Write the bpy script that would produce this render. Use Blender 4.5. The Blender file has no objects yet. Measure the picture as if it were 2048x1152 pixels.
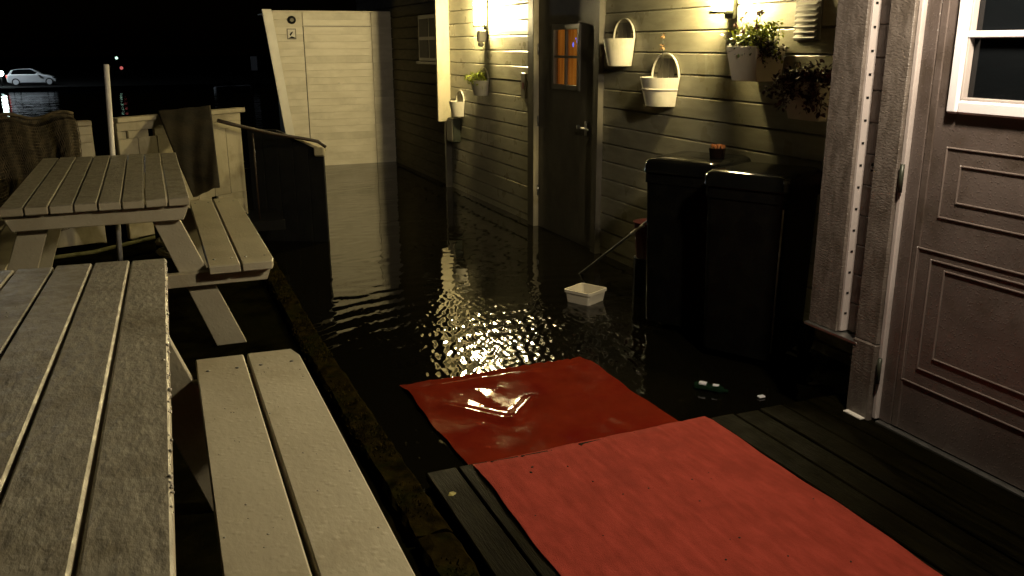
import bpy, bmesh, math, random
import numpy as np
from mathutils import Vector, Matrix, Euler
random.seed(7); rng = np.random.default_rng(7)
R = math.radians
S = bpy.context.scene
col = S.collection

# ---------------------------------------------------------------- camera
cam_d = bpy.data.cameras.new('camera'); cam = bpy.data.objects.new('camera', cam_d); col.objects.link(cam)
yaw, pit, rol, foc = 0.38990716, 0.27314331, -0.00472209, 1744.05342
f = Vector((math.sin(yaw)*math.cos(pit), math.cos(yaw)*math.cos(pit), -math.sin(pit)))
r0 = Vector((math.cos(yaw), -math.sin(yaw), 0)); u0 = r0.cross(f)
rr = math.cos(rol)*r0 + math.sin(rol)*u0; uu = -math.sin(rol)*r0 + math.cos(rol)*u0
M = Matrix((rr, uu, -f)).transposed().to_4x4(); M.translation = Vector((0, 0, 1.7)); cam.matrix_world = M
cam_d.sensor_width = 36; cam_d.lens = 36*foc/2048; cam_d.clip_start = 0.05; cam_d.clip_end = 2000
cam_d.dof.use_dof = False
S.camera = cam
# ---------------------------------------------------------------- night sky and faint moonlight
W = bpy.data.worlds.new("World"); S.world = W; W.use_nodes = True
nt = W.node_tree; bg = nt.nodes['Background']
sky = nt.nodes.new('ShaderNodeTexSky'); sky.sky_type = 'NISHITA'; sky.sun_disc = False
sky.sun_elevation = R(2); sky.sun_rotation = R(140)
nt.links.new(sky.outputs[0], bg.inputs[0]); bg.inputs[1].default_value = 0.0002
sd = bpy.data.lights.new('moon', 'SUN'); sd.energy = 0.0015; sd.angle = R(0.5); sd.color = (0.8, 0.9, 1)
so = bpy.data.objects.new('moon', sd); col.objects.link(so); so.rotation_euler = (R(60), 0, R(140))
S.view_settings.view_transform = 'Standard'; S.view_settings.look = 'None'
S.view_settings.gamma = 1; S.view_settings.exposure = 0; S.view_settings.use_curve_mapping = False
LAMP_WARM = (1.0, 0.80, 0.40); L_WALL1 = 1080; L_WALL2 = 520
LAMP_DOOR = (1.0, 0.84, 0.63); L_DOOR = 740

# ---------------------------------------------------------------- helpers
def tag(o, label=None, cat=None, group=None, kind=None):
    if label: o['label'] = label
    if cat: o['category'] = cat
    if group: o['group'] = group
    if kind: o['kind'] = kind
    return o
def thing(name, label, cat, loc=(0, 0, 0), rz=0, group=None, rot=None):
    o = bpy.data.objects.new(name, None); col.objects.link(o)
    o.location = loc; o.rotation_euler = rot or (0, 0, rz); o.empty_display_size = 0.1
    return tag(o, label, cat, group)
def link_mesh(name, bm, mat, parent=None, smooth=False, loc=None, rot=None):
    me = bpy.data.meshes.new(name); bm.normal_update(); bm.to_mesh(me); bm.free()
    if smooth:
        for p in me.polygons: p.use_smooth = True
    if mat: me.materials.append(mat)
    o = bpy.data.objects.new(name, me); col.objects.link(o)
    if parent: o.parent = parent
    if loc: o.location = loc
    if rot: o.rotation_euler = rot
    return o
def place(name, me, parent, loc, rot=None):
    o = bpy.data.objects.new(name, me); col.objects.link(o); o.parent = parent; o.location = loc
    if rot: o.rotation_euler = rot
    return o
def add_box(bm, a, b, bev=0.0, seg=1, mat=None):
    """box from corner a to corner b; optional bevel and 4x4 transform"""
    t = bmesh.new(); bmesh.ops.create_cube(t, size=1)
    a = Vector(a); b = Vector(b); c = (a+b)/2; d = b-a
    for v in t.verts: v.co = Vector((v.co.x*d.x, v.co.y*d.y, v.co.z*d.z)) + c
    if bev > 0: bmesh.ops.bevel(t, geom=t.edges[:], offset=bev, segments=seg, affect='EDGES')
    if mat is not None: bmesh.ops.transform(t, matrix=mat, verts=t.verts)
    me = bpy.data.meshes.new('t'); t.to_mesh(me); t.free(); bm.from_mesh(me); bpy.data.meshes.remove(me)
def box(name, a, b, mat, parent=None, bev=0.003, seg=1, m=None):
    bm = bmesh.new(); add_box(bm, a, b, bev, seg, m); return link_mesh(name, bm, mat, parent)
def prism(bm, pts, lo, hi, axis='y', bev=0.0):
    """extrude a 2D outline (in the two other axes) from lo to hi along axis"""
    t = bmesh.new(); A = []; B = []
    for (p, q) in pts:
        for arr, k in ((A, lo), (B, hi)):
            arr.append(t.verts.new({'y': (p, k, q), 'x': (k, p, q), 'z': (p, q, k)}[axis]))
    t.faces.new(A); t.faces.new(B[::-1]); n = len(pts)
    for i in range(n): t.faces.new((A[i], B[i], B[(i+1) % n], A[(i+1) % n]))
    bmesh.ops.recalc_face_normals(t, faces=t.faces)
    if bev: bmesh.ops.bevel(t, geom=t.edges[:], offset=bev, segments=1, affect='EDGES')
    me = bpy.data.meshes.new('t'); t.to_mesh(me); t.free(); bm.from_mesh(me); bpy.data.meshes.remove(me)
def add_tube(bm, pts, r, n=8, cap=True):
    pts = [Vector(p) for p in pts]; rings = []
    rs = r if isinstance(r, (list, tuple)) else [r]*len(pts)
    for i, p in enumerate(pts):
        d = (pts[min(i+1, len(pts)-1)] - pts[max(i-1, 0)]).normalized()
        a = d.orthogonal().normalized() if i == 0 else (a - d*a.dot(d)).normalized()
        b = d.cross(a)
        rings.append([bm.verts.new(p + rs[i]*(math.cos(2*math.pi*k/n)*a + math.sin(2*math.pi*k/n)*b)) for k in range(n)])
    for i in range(len(rings)-1):
        for k in range(n): bm.faces.new((rings[i][k], rings[i][(k+1) % n], rings[i+1][(k+1) % n], rings[i+1][k]))
    if cap: bm.faces.new(rings[0][::-1]); bm.faces.new(rings[-1])
def tube(name, pts, r, mat, parent=None, n=8):
    bm = bmesh.new(); add_tube(bm, pts, r, n); bmesh.ops.recalc_face_normals(bm, faces=bm.faces)
    return link_mesh(name, bm, mat, parent, smooth=True)
def add_sphere(bm, c, r, sc=(1, 1, 1), sub=2):
    bmesh.ops.create_icosphere(bm, subdivisions=sub, radius=r,
        matrix=Matrix.Translation(c) @ Matrix.Diagonal((*sc, 1)))

# ---------------------------------------------------------------- materials
def mat(name, c1, c2=None, scale=8, rough=0.5, bump=0.0, bscale=60, stretch=(1, 1, 1), spec=0.5,
        coat=0, coat_rough=0.05, metal=0, detail=4, contrast=(0.35, 0.65), dirt=None, dscale=2, rvar=0.0, bstretch=None, drops=0, dropscale=90):
    m = bpy.data.materials.new(name); m.use_nodes = True; t = m.node_tree; N = t.nodes; L = t.links
    p = N['Principled BSDF']; p.inputs['Roughness'].default_value = rough; p.inputs['Metallic'].default_value = metal
    p.inputs['Specular IOR Level'].default_value = spec
    if coat: p.inputs['Coat Weight'].default_value = coat; p.inputs['Coat Roughness'].default_value = coat_rough
    tc = N.new('ShaderNodeTexCoord'); oi = N.new('ShaderNodeObjectInfo')
    ad = N.new('ShaderNodeVectorMath'); ad.operation = 'ADD'
    mu = N.new('ShaderNodeVectorMath'); mu.operation = 'SCALE'; mu.inputs[3].default_value = 37
    cb = N.new('ShaderNodeCombineXYZ')
    for i in range(3): L.new(oi.outputs['Random'], cb.inputs[i])
    L.new(cb.outputs[0], mu.inputs[0]); L.new(tc.outputs['Object'], ad.inputs[0]); L.new(mu.outputs[0], ad.inputs[1])
    def noise(sc, det, st, ro=0.55):
        mp = N.new('ShaderNodeMapping'); mp.inputs['Scale'].default_value = st; L.new(ad.outputs[0], mp.inputs[0])
        n = N.new('ShaderNodeTexNoise'); n.inputs['Scale'].default_value = sc; n.inputs['Detail'].default_value = det
        n.inputs['Roughness'].default_value = ro; L.new(mp.outputs[0], n.inputs[0]); return n
    def ramp(src, lo, hi, a, b):
        cr = N.new('ShaderNodeValToRGB'); e = cr.color_ramp.elements
        e[0].position = lo; e[1].position = hi; e[0].color = (*a, 1); e[1].color = (*b, 1); L.new(src, cr.inputs[0]); return cr
    if c2 is None: c2 = tuple(min(1, x*1.12) for x in c1)
    n1 = noise(scale, detail, stretch); cr = ramp(n1.outputs[0], *contrast, c1, c2); out = cr.outputs[0]
    if dirt:
        n2 = noise(dscale, 6, (1, 1, 1), 0.65); k = ramp(n2.outputs[0], 0.5, 0.68, (0, 0, 0), (1, 1, 1))
        mx = N.new('ShaderNodeMix'); mx.data_type = 'RGBA'; L.new(k.outputs[0], mx.inputs[0])
        L.new(out, mx.inputs[6]); mx.inputs[7].default_value = (*dirt, 1); out = mx.outputs[2]
    L.new(out, p.inputs['Base Color'])
    if rvar:
        n3 = noise(scale*0.7, 3, (1, 1, 1)); mr = N.new('ShaderNodeMapRange'); L.new(n3.outputs[0], mr.inputs[0])
        mr.inputs[1].default_value = 0.35; mr.inputs[2].default_value = 0.65
        mr.inputs[3].default_value = max(0.02, rough-rvar); mr.inputs[4].default_value = min(1, rough+rvar); L.new(mr.outputs[0], p.inputs['Roughness'])
    prev = None
    if bump:
        n4 = noise(bscale, 4, bstretch or stretch); b = N.new('ShaderNodeBump'); b.inputs['Strength'].default_value = bump
        b.inputs['Distance'].default_value = 0.004; L.new(n4.outputs[0], b.inputs['Height']); prev = b.outputs[0]
    if drops:
        v = N.new('ShaderNodeTexVoronoi'); v.inputs['Scale'].default_value = dropscale; v.inputs['Randomness'].default_value = 1; L.new(ad.outputs[0], v.inputs[0])
        mr = N.new('ShaderNodeMapRange'); L.new(v.outputs['Distance'], mr.inputs[0]); mr.inputs[1].default_value = 0.0; mr.inputs[2].default_value = 0.33
        mr.inputs[3].default_value = 1; mr.inputs[4].default_value = 0
        b = N.new('ShaderNodeBump'); b.inputs['Strength'].default_value = drops; b.inputs['Distance'].default_value = 0.003
        L.new(mr.outputs[0], b.inputs['Height'])
        if prev: L.new(prev, b.inputs['Normal'])
        prev = b.outputs[0]
    if prev:
        L.new(prev, p.inputs['Normal'])
        if coat: L.new(prev, p.inputs['Coat Normal'])
    return m
def emis(name, c, s):
    m = bpy.data.materials.new(name); m.use_nodes = True; t = m.node_tree; p = t.nodes['Principled BSDF']
    p.inputs['Base Color'].default_value = (*c, 1); p.inputs['Emission Color'].default_value = (*c, 1); p.inputs['Emission Strength'].default_value = s
    return m
def glass(name, tint=(0.9, 0.95, 0.95), rough=0.02):
    m = bpy.data.materials.new(name); m.use_nodes = True; t = m.node_tree; N = t.nodes; L = t.links
    N.remove(N['Principled BSDF']); o = N['Material Output']
    g = N.new('ShaderNodeBsdfGlossy'); g.inputs['Roughness'].default_value = rough
    tr = N.new('ShaderNodeBsdfTransparent'); tr.inputs[0].default_value = (*tint, 1)
    lw = N.new('ShaderNodeLayerWeight'); fr = N.new('ShaderNodeMath'); fr.operation = 'POWER'; fr.inputs[1].default_value = 4; L.new(lw.outputs['Facing'], fr.inputs[0]); mx = N.new('ShaderNodeMixShader')
    L.new(fr.outputs[0], mx.inputs[0]); L.new(tr.outputs[0], mx.inputs[1]); L.new(g.outputs[0], mx.inputs[2]); L.new(mx.outputs[0], o.inputs[0])
    return m

M_siding = mat('grey green house paint', (0.28, 0.265, 0.175), (0.36, 0.34, 0.23), 5, 0.33, 0.35, 40, (0.4, 1, 5), rvar=0.08, drops=0.10, dropscale=70)
M_siding_shade = mat('shaded olive house paint', (0.10, 0.09, 0.055), (0.135, 0.12, 0.075), 5, 0.8, 0.3, 40, (0.4, 1, 5), spec=0.15)  # darker siding colour stands in for the trim post's shadow
M_cream = mat('cream shed paint', (0.62, 0.57, 0.44), (0.72, 0.67, 0.54), 3, 0.5, 0.15, 30, (1, 1, 4), dirt=(0.5, 0.46, 0.35), dscale=1.2)
M_whitetrim = mat('white trim paint', (0.70, 0.67, 0.58), (0.8, 0.77, 0.68), 4, 0.4, 0.1, 30)
M_darkdoor = mat('dark olive door paint', (0.095, 0.086, 0.056), (0.13, 0.118, 0.078), 6, 0.5, 0.12, 40)
M_casing = mat('olive casing paint lightened as if lamplit', (0.12, 0.11, 0.08), (0.17, 0.155, 0.12), 6, 0.35, 0.2, 50)
M_bench = mat('cream bench paint', (0.38, 0.342, 0.225), (0.45, 0.41, 0.275), 6, 0.45, 0.25, 70, (1, .5, 1), coat=0.1, coat_rough=0.25, dirt=(0.33, 0.285, 0.175), dscale=3, drops=0.22, dropscale=42)
M_top = mat('grimy wet tabletop paint', (0.22, 0.20, 0.135), (0.36, 0.33, 0.23), 38, 0.42, 0.8, 60, (1, 0.45, 1), spec=0.45, detail=9, contrast=(0.28, 0.75), dirt=(0.19, 0.165, 0.10), dscale=7, rvar=0.1, drops=0.18, dropscale=60, bstretch=(1.2, 0.5, 1))
M_redwet = mat('wet red carpet', (0.105, 0.011, 0.004), (0.145, 0.016, 0.006), 4, 0.6, 0.25, 22, spec=0.0, coat=0.24, coat_rough=0.03, dirt=(0.11, 0.008, 0.004), dscale=3)
M_red = mat('red felt carpet', (0.24, 0.034, 0.021), (0.33, 0.049, 0.032), 16, 0.9, 1.0, 260, (1.8, 0.5, 1), spec=0.08, dirt=(0.235, 0.034, 0.022), dscale=5, detail=8)
M_deck = mat('wet black decking', (0.002, 0.0016, 0.0006), (0.006, 0.005, 0.0015), 9, 0.40, 0.7, 40, (6, 0.5, 6), spec=0.015, rvar=0.12)
M_deckgrey = mat('worn grey deck edge', (0.016, 0.014, 0.007), (0.04, 0.035, 0.018), 14, 0.6, 0.6, 50, (6, 0.6, 6), spec=0.1)
M_quay = mat('dark wet mossy ground', (0.002, 0.0018, 0.0006), (0.007, 0.006, 0.0018), 7, 0.9, 0.8, 30, spec=0.0, dirt=(0.006, 0.006, 0.0015), dscale=2.5)
M_kerb = mat('mossy timber', (0.004, 0.0032, 0.001), (0.018, 0.013, 0.003), 16, 0.9, 1.0, 60, spec=0.0, detail=8, dirt=(0.008, 0.010, 0.002), dscale=5)
M_moss = mat('moss', (0.012, 0.012, 0.002), (0.05, 0.035, 0.008), 30, 0.95, spec=0.0)
M_brown = mat('brown rough sawn board', (0.095, 0.078, 0.064), (0.17, 0.145, 0.125), 18, 0.42, 1.0, 60, (1.5, 1.5, 0.5), bstretch=(0.7, 1.2, 2.4), drops=0.3, dropscale=110)
M_brown2 = mat('brown siding paint', (0.09, 0.065, 0.05), (0.125, 0.092, 0.072), 6, 0.4, 0.3, 60)
M_bdoor = mat('purple brown door paint', (0.100, 0.079, 0.071), (0.132, 0.106, 0.096), 5, 0.28, 0.25, 120, coat=0.4, coat_rough=0.15, dirt=(0.075, 0.058, 0.047), dscale=4, drops=0.42, dropscale=85, rvar=0.06)
M_darkcas = mat('dark olive casing paint', (0.10, 0.09, 0.058), (0.135, 0.122, 0.08), 6, 0.5, 0.2, 50, spec=0.3)
M_mould_lit = mat('door paint lightened as if lit', (0.15, 0.12, 0.108), (0.19, 0.155, 0.14), 6, 0.28, 0.1, 60)  # paler than the door leaf, to paint in lit groove edges
M_lid = mat('glossy black bin lid', (0.003, 0.003, 0.003), (0.005, 0.005, 0.004), 9, 0.11, 0.02, 60, spec=0.3)
M_edgeglint = mat('pale painted edge glint', (0.16, 0.15, 0.11), (0.24, 0.22, 0.17), 20, 0.4)  # light grey in place of a corner highlight
M_jamb = mat('pinkish grey painted jamb', (0.42, 0.37, 0.35), (0.5, 0.45, 0.43), 5, 0.35, 0.3, 60, drops=0.1)
M_white = mat('white window paint', (0.76, 0.75, 0.78), (0.82, 0.81, 0.85), 5, 0.35, 0.05, 30)
M_metal = mat('galvanised metal', (0.35, 0.35, 0.33), (0.5, 0.5, 0.47), 12, 0.3, 0.1, 50, metal=0.9)
M_darkmetal = mat('dark green metal', (0.03, 0.035, 0.022), (0.045, 0.05, 0.035), 9, 0.4, metal=0.2)
M_black = mat('black wheelie bin plastic', (0.003, 0.003, 0.003), (0.005, 0.005, 0.004), 9, 0.20, 0.5, 400, (1, 1, 1), spec=0.14, bstretch=(0.02, 0.02, 1))
M_blackmat = mat('matt black', (0.004, 0.004, 0.004), (0.008, 0.008, 0.007), 9, 0.8, spec=0.2)
M_bucket = mat('white bucket paint', (0.62, 0.58, 0.46), (0.70, 0.66, 0.54), 6, 0.42, 0.1, 40, dirt=(0.50, 0.48, 0.34), dscale=4)
M_plbox = mat('pale planter plastic', (0.62, 0.57, 0.44), (0.70, 0.65, 0.52), 6, 0.45, 0.1, 40)
M_leaf = mat('bright green leaf', (0.26, 0.34, 0.02), (0.50, 0.54, 0.06), 30, 0.45)
M_leaf2 = mat('dark green leaf', (0.03, 0.05, 0.008), (0.07, 0.09, 0.015), 30, 0.45)
M_leafred = mat('dark red leaf', (0.022, 0.006, 0.006), (0.065, 0.014, 0.012), 30, 0.3)
M_flower = mat('withered brown flower', (0.10, 0.03, 0.025), (0.2, 0.07, 0.05), 30, 0.6)
M_soil = mat('potting soil', (0.012, 0.008, 0.004), (0.03, 0.02, 0.01), 40, 0.95, 0.8, 80)
M_tarp = mat('dark brown tarpaulin', (0.012, 0.009, 0.004), (0.026, 0.020, 0.009), 5, 0.8, 0.6, 35, spec=0.15, dirt=(0.008, 0.006, 0.003), dscale=4)
M_net = mat('brown fishing net cord', (0.06, 0.048, 0.022), (0.13, 0.10, 0.05), 20, 0.85, 0.5, 80)
M_fence = mat('cream bulwark paint', (0.40, 0.36, 0.23), (0.48, 0.43, 0.29), 5, 0.5, 0.3, 40, (1, 1, 0.4), dirt=(0.29, 0.25, 0.15), dscale=3.5)
M_wood = mat('dark varnished wood', (0.018, 0.010, 0.004), (0.045, 0.025, 0.010), 12, 0.5, 0.3, 50, (4, 0.5, 4))
M_tub = mat('white plastic tub', (0.72, 0.66, 0.50), (0.78, 0.72, 0.56), 5, 0.35)
M_asphalt = mat('wet asphalt', (0.003, 0.003, 0.003), (0.006, 0.006, 0.006), 3, 0.9, 0.2, 30, spec=0.05)
M_car = mat('silver white car paint', (0.6, 0.63, 0.66), (0.64, 0.67, 0.7), 2, 0.25, coat=0.5)
M_rubber = mat('black tyre rubber', (0.01, 0.01, 0.01), (0.015, 0.015, 0.015), 5, 0.8)
M_darkglass = mat('dark window glass', (0.004, 0.005, 0.006), (0.006, 0.007, 0.008), 3, 0.04)
M_dimglass = mat('unlit dusty window glass', (0.012, 0.011, 0.008), (0.02, 0.018, 0.013), 6, 0.5, spec=0.1)
M_glass = glass('clear glass'); M_clear = glass('clear plastic', (0.8, 0.85, 0.82), 0.08)
M_lampglow = emis('lit lamp glass', LAMP_WARM, L_WALL1)
M_lampglow2 = emis('lit lamp glass second', LAMP_WARM, L_WALL2)
M_doorlamp = emis('lit porch lamp glass', LAMP_DOOR, L_DOOR)
M_orange = mat('orange brown flower', (0.35, 0.12, 0.03), (0.5, 0.2, 0.05), 20, 0.6)
M_tan = mat('dull tan ribbon', (0.20, 0.11, 0.04), (0.30, 0.18, 0.08), 20, 0.6)
M_redplastic = mat('red plastic', (0.07, 0.005, 0.007), (0.09, 0.008, 0.009), 5, 0.35)
M_sign = mat('white plaque', (0.5, 0.47, 0.4), (0.6, 0.56, 0.48), 5, 0.4)

def water_mat(name, bumps, base=(0.004, 0.0035, 0.0018), rough=0.015, use_chop=False):
    m = bpy.data.materials.new(name); m.use_nodes = True; t = m.node_tree; N = t.nodes; L = t.links
    p = N['Principled BSDF']; p.inputs['Base Color'].default_value = (*base, 1); p.inputs['Roughness'].default_value = rough
    p.inputs['IOR'].default_value = 1.33
    tc = N.new('ShaderNodeTexCoord'); prev = None
    for (sc, st, dist, stretch) in bumps:
        mp = N.new('ShaderNodeMapping'); mp.inputs['Scale'].default_value = stretch; L.new(tc.outputs['Object'], mp.inputs[0])
        n = N.new('ShaderNodeTexNoise'); n.inputs['Scale'].default_value = sc; n.inputs['Detail'].default_value = 2; L.new(mp.outputs[0], n.inputs[0])
        b = N.new('ShaderNodeBump'); b.inputs['Strength'].default_value = st; b.inputs['Distance'].default_value = dist
        if use_chop:
            at = N.new('ShaderNodeAttribute'); at.attribute_name = 'chop'; ml = N.new('ShaderNodeMath'); ml.operation = 'MULTIPLY'
            ml.inputs[1].default_value = st; L.new(at.outputs['Fac'], ml.inputs[0]); L.new(ml.outputs[0], b.inputs['Strength'])
        L.new(n.outputs[0], b.inputs['Height'])
        if prev: L.new(prev, b.inputs['Normal'])
        prev = b.outputs[0]
    L.new(prev, p.inputs['Normal']); return m
M_flood = water_mat('dark flood water', [(34, 0.5, 0.0030, (1, 1, 1))], use_chop=True)
M_harbour = water_mat('black harbour water', [(1.3, 0.6, 0.03, (0.5, 1.6, 1)), (0.35, 0.6, 0.06, (0.5, 1.6, 1))], base=(0.002, 0.0025, 0.004))

# ================================================================ SETTING
# ---- harbour water, far quay
bm = bmesh.new(); bmesh.ops.create_grid(bm, x_segments=2, y_segments=2, size=400)
o = link_mesh('harbour_water', bm, M_harbour, loc=(0, 300, -1.2)); tag(o, kind='structure')
bm = bmesh.new(); prism(bm, [(-120, 69.6), (140, 66), (140, 260), (-120, 260)], -3, -1.0, 'z')
o = link_mesh('quay_ground', bm, M_asphalt); tag(o, kind='structure')
# ---- lower (flooded) deck under the water
o = box('submerged_deck', (0.2, 2.9, -0.25), (3.9, 14.6, -0.10), M_deck, bev=0); tag(o, kind='structure')

# ---- flood water: real ripples
X0, X1, Y0, Y1 = 0.50, 3.62, 2.60, 12.95
dx = 0.0095; nx = int((X1-X0)/dx)+1; ny = int((Y1-Y0)/dx)+1
xs = np.linspace(X0, X1, nx); ys = np.linspace(Y0, Y1, ny); GX, GY = np.meshgrid(xs, ys)
chop = np.exp(-(((GX-2.0)/0.68)**2 + ((GY-4.6)/0.88)**2)) + 0.32*np.exp(-(((GX-0.88)/0.16)**2 + ((GY-3.45)/0.5)**2))
def waves(n, lmin, lmax, slope, ang=None, spread=math.pi):
    Z = np.zeros_like(GX)
    for i in range(n):
        l = lmin*(lmax/lmin)**rng.random(); k = 2*math.pi/l
        a = (rng.random()*2*math.pi) if ang is None else ang + (rng.random()-0.5)*spread
        Z += slope/k/math.sqrt(n)*np.sin(k*(GX*math.cos(a)+GY*math.sin(a)) + rng.random()*6.28)
    return Z
Zw = waves(14, 0.25, 0.8, 0.028) + waves(10, 0.10, 0.22, 0.035, R(100), 1.2)
Zc = waves(30, 0.034, 0.085, 0.185, R(-24), 1.2) + waves(20, 0.036, 0.09, 0.05)
rad = np.sqrt((GX-1.9)**2 + (GY-3.2)**2)                       # rings spreading from the carpet's edge
Zr = 0.0022*np.sin(2*math.pi*rad/0.17 + 0.8*np.sin(GX*3)) * np.exp(-((rad-1.8)/1.1)**2)
Z = Zw*(0.30+0.25*chop) + Zc*chop + Zr*0.35
verts = np.stack([GX.ravel(), GY.ravel(), Z.ravel()], 1)
idx = np.arange(nx*ny).reshape(ny, nx)
F = np.stack([idx[:-1, :-1].ravel(), idx[:-1, 1:].ravel(), idx[1:, 1:].ravel(), idx[1:, :-1].ravel()], 1)
me = bpy.data.meshes.new('flood_water'); me.vertices.add(len(verts)); me.vertices.foreach_set('co', verts.ravel().astype(np.float32))
me.loops.add(F.size); me.loops.foreach_set('vertex_index', F.ravel().astype(np.int32)); me.polygons.add(len(F))
me.polygons.foreach_set('loop_start', (np.arange(len(F))*4).astype(np.int32)); me.polygons.foreach_set('loop_total', np.full(len(F), 4, np.int32)); me.update(calc_edges=True)
at = me.attributes.new('chop', 'FLOAT', 'POINT'); at.data.foreach_set('value', (0.05+0.95*chop).ravel().astype(np.float32))
me.polygons.foreach_set('use_smooth', np.ones(len(F), bool))
me.materials.append(M_flood); o = bpy.data.objects.new('flood_water', me); col.objects.link(o); tag(o, kind='structure')

# ---- upper deck with planks along Y, z = 0.15
deck = bpy.data.objects.new('upper_deck', None); col.objects.link(deck); tag(deck, kind='structure')
pitch = 0.127; n = 22
for i in range(n):
    x = 0.70 + i*pitch
    y1 = 2.872 + random.uniform(-0.006, 0.006) + (0.0 if i else 0.0)
    w = pitch - 0.008; 
    if i == 0: w -= 0.05
    zz = random.uniform(-0.003, 0.002)
    bm = bmesh.new(); add_box(bm, (0, -2.2, -0.035), (w, y1, 0), 0.004, 1)
    link_mesh('plank', bm, M_deckgrey if i == 0 else M_deck, deck, loc=(x, 0, 0.15+zz))
box('joist', (0.70, 2.70, 0.02), (3.4, 2.76, 0.113), M_deck, deck)
box('joist', (0.70, 1.70, 0.02), (3.4, 1.76, 0.113), M_deck, deck)
box('joist', (0.70, 0.70, 0.02), (3.4, 0.76, 0.113), M_deck, deck)
box('fascia', (0.70, 2.80, -0.1), (3.4, 2.835, 0.105), M_deck, deck)

# ---- left deck (z .30, ramp up towards the camera)
def zl(y): return 0.30 + max(0, 4.2-y)*0.047
bm = bmesh.new(); ny_ = 140; nx_ = 40; vs = []
for j in range(ny_+1):
    y = -2.5 + j*(11.0+2.5)/ny_
    for i in range(nx_+1):
        x = -4.0 + i*(4.55)/nx_
        vs.append(bm.verts.new((x, y, zl(y) + random.uniform(-0.003, 0.003))))
for j in range(ny_):
    for i in range(nx_):
        a = j*(nx_+1)+i; bm.faces.new((vs[a], vs[a+1], vs[a+nx_+2], vs[a+nx_+1]))
lo = bmesh.ops.extrude_face_region(bm, geom=bm.faces[:])
# keep top as is, push the copy down into a slab
tv = [g for g in lo['geom'] if isinstance(g, bmesh.types.BMVert)]
for v in tv: v.co.z += 0.0
for v in vs: v.co.z -= 0.6
bmesh.ops.recalc_face_normals(bm, faces=bm.faces)
o = link_mesh('left_deck', bm, M_quay); tag(o, kind='structure')
# kerb beam along the water
kerb = bpy.data.objects.new('kerb', None); col.objects.link(kerb); tag(kerb, kind='structure')
def kx(y): return 0.655 + 0.010*(y-2.8)
segs = [(-2.3, -0.2), (-0.19, 2.0), (2.01, 4.2), (4.21, 6.4), (6.41, 8.6), (8.61, 10.9)]
for (a, b) in segs:
    bm = bmesh.new(); k = 40; rows = []
    for j in range(k+1):
        y = a+(b-a)*j/k; x1 = kx(y); x0 = x1-0.11; zt = zl(y)+0.03; nz = lambda s=0.004: random.uniform(-s, s)
        rows.append([bm.verts.new(c) for c in ((x0, y, zt-0.55), (x0+nz(), y, zt-0.012), (x0+0.012+nz(), y, zt+nz()), (x0+0.04, y, zt+nz()), (x0+0.07, y, zt+nz()),
                     (x1-0.012+nz(), y, zt+nz()), (x1+nz(), y, zt-0.012), (x1, y, zt-0.55))])
    for j in range(k):
        for q in range(8): bm.faces.new((rows[j][q], rows[j][(q+1) % 8], rows[j+1][(q+1) % 8], rows[j+1][q]))
    bm.faces.new(rows[0]); bm.faces.new(rows[-1][::-1]); bmesh.ops.recalc_face_normals(bm, faces=bm.faces)
    link_mesh('beam', bm, M_kerb, kerb)
# moss: many small blades/clumps on the kerb
bm = bmesh.new()
for i in range(9000):
    y = random.uniform(1.0, 6.5)
    if math.sin(y*5.1)+math.sin(y*11.7+1)+random.uniform(-1.3, 1.3) < 0.3: continue
    x = kx(y) - 0.055 + random.gauss(0, 0.030); z = zl(y)+0.028
    if x > kx(y)-0.004: continue
    h = random.uniform(0.003, 0.014)*(1.5 if random.random() < 0.1 else 1); a = random.uniform(0, 6.28); w = random.uniform(0.0012, 0.004); t = random.uniform(-0.008, 0.008)
    v = [bm.verts.new(c) for c in ((x-w*math.cos(a), y-w*math.sin(a), z), (x+w*math.cos(a), y+w*math.sin(a), z), (x+t, y+t*math.sin(a), z+h))]
    bm.faces.new(v)
o = link_mesh('moss', bm, M_moss); tag(o, 'low brown green moss growing along the mossy kerb beam', 'moss', kind='stuff')

# ================================================================ MAIN BUILDING
WX = 3.40
bld = thing('house', 'long grey green clapboard house wall with dark door and wall lamps', 'house', (0, 0, 0))
P = 0.143
def board_mesh(L):
    bm = bmesh.new()   # profile in x (depth) and z, face at x=0 pointing to -X; top chamfer catches light, bottom undercut gives the dark gap
    prof = [(0.03, 0.0), (0.006, 0.0), (0.0, 0.003), (0.0, P-0.014), (0.003, P-0.010), (0.013, P-0.0035), (0.03, P-0.003)]
    prism(bm, prof, -L/2, L/2, 'y'); me = bpy.data.meshes.new('siding_board'); bmesh.ops.recalc_face_normals(bm, faces=bm.faces); bm.to_mesh(me); bm.free(); me.materials.append(M_siding); return me
secs = [(3.012, 6.325), (7.735, 10.19), (10.245, 15.0)]
for (a, b) in secs:
    me = board_mesh(b-a)
    if a > 10: me.materials[0] = M_siding_shade  # shade beyond the trim post is put into the board colour
    for k in range(-15, 8):
        z = 1.918 + k*P + 0.008
        o = place('siding_board', me, bld, (WX + random.uniform(-0.0015, 0.0015), (a+b)/2, z), (0, 0, random.uniform(-0.0006, 0.0006)))
# white corner trim post
o = box('trim_post', (3.243, 10.192, 0.80), (WX+0.03, 10.243, 3.2), M_fence, bld); 
box('trim_post', (3.33, 10.192, -0.25), (WX+0.03, 10.243, 0.79), M_casing, bld)
# far small window
wf = box('window', (WX-0.012, 10.52, 1.49), (WX+0.031, 11.42, 2.06), M_casing, bld); wf.name = 'window'
for j in range(2):
    for k in range(2):
        box('pane', (WX-0.016, 10.56+j*0.43, 1.53+k*0.26), (WX-0.0125, 10.56+j*0.43+0.38, 1.53+k*0.26+0.22), M_dimglass, wf, bev=0)
box('sill', (WX-0.05, 10.50, 1.455), (WX-0.002, 11.44, 1.488), M_casing, wf)
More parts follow.
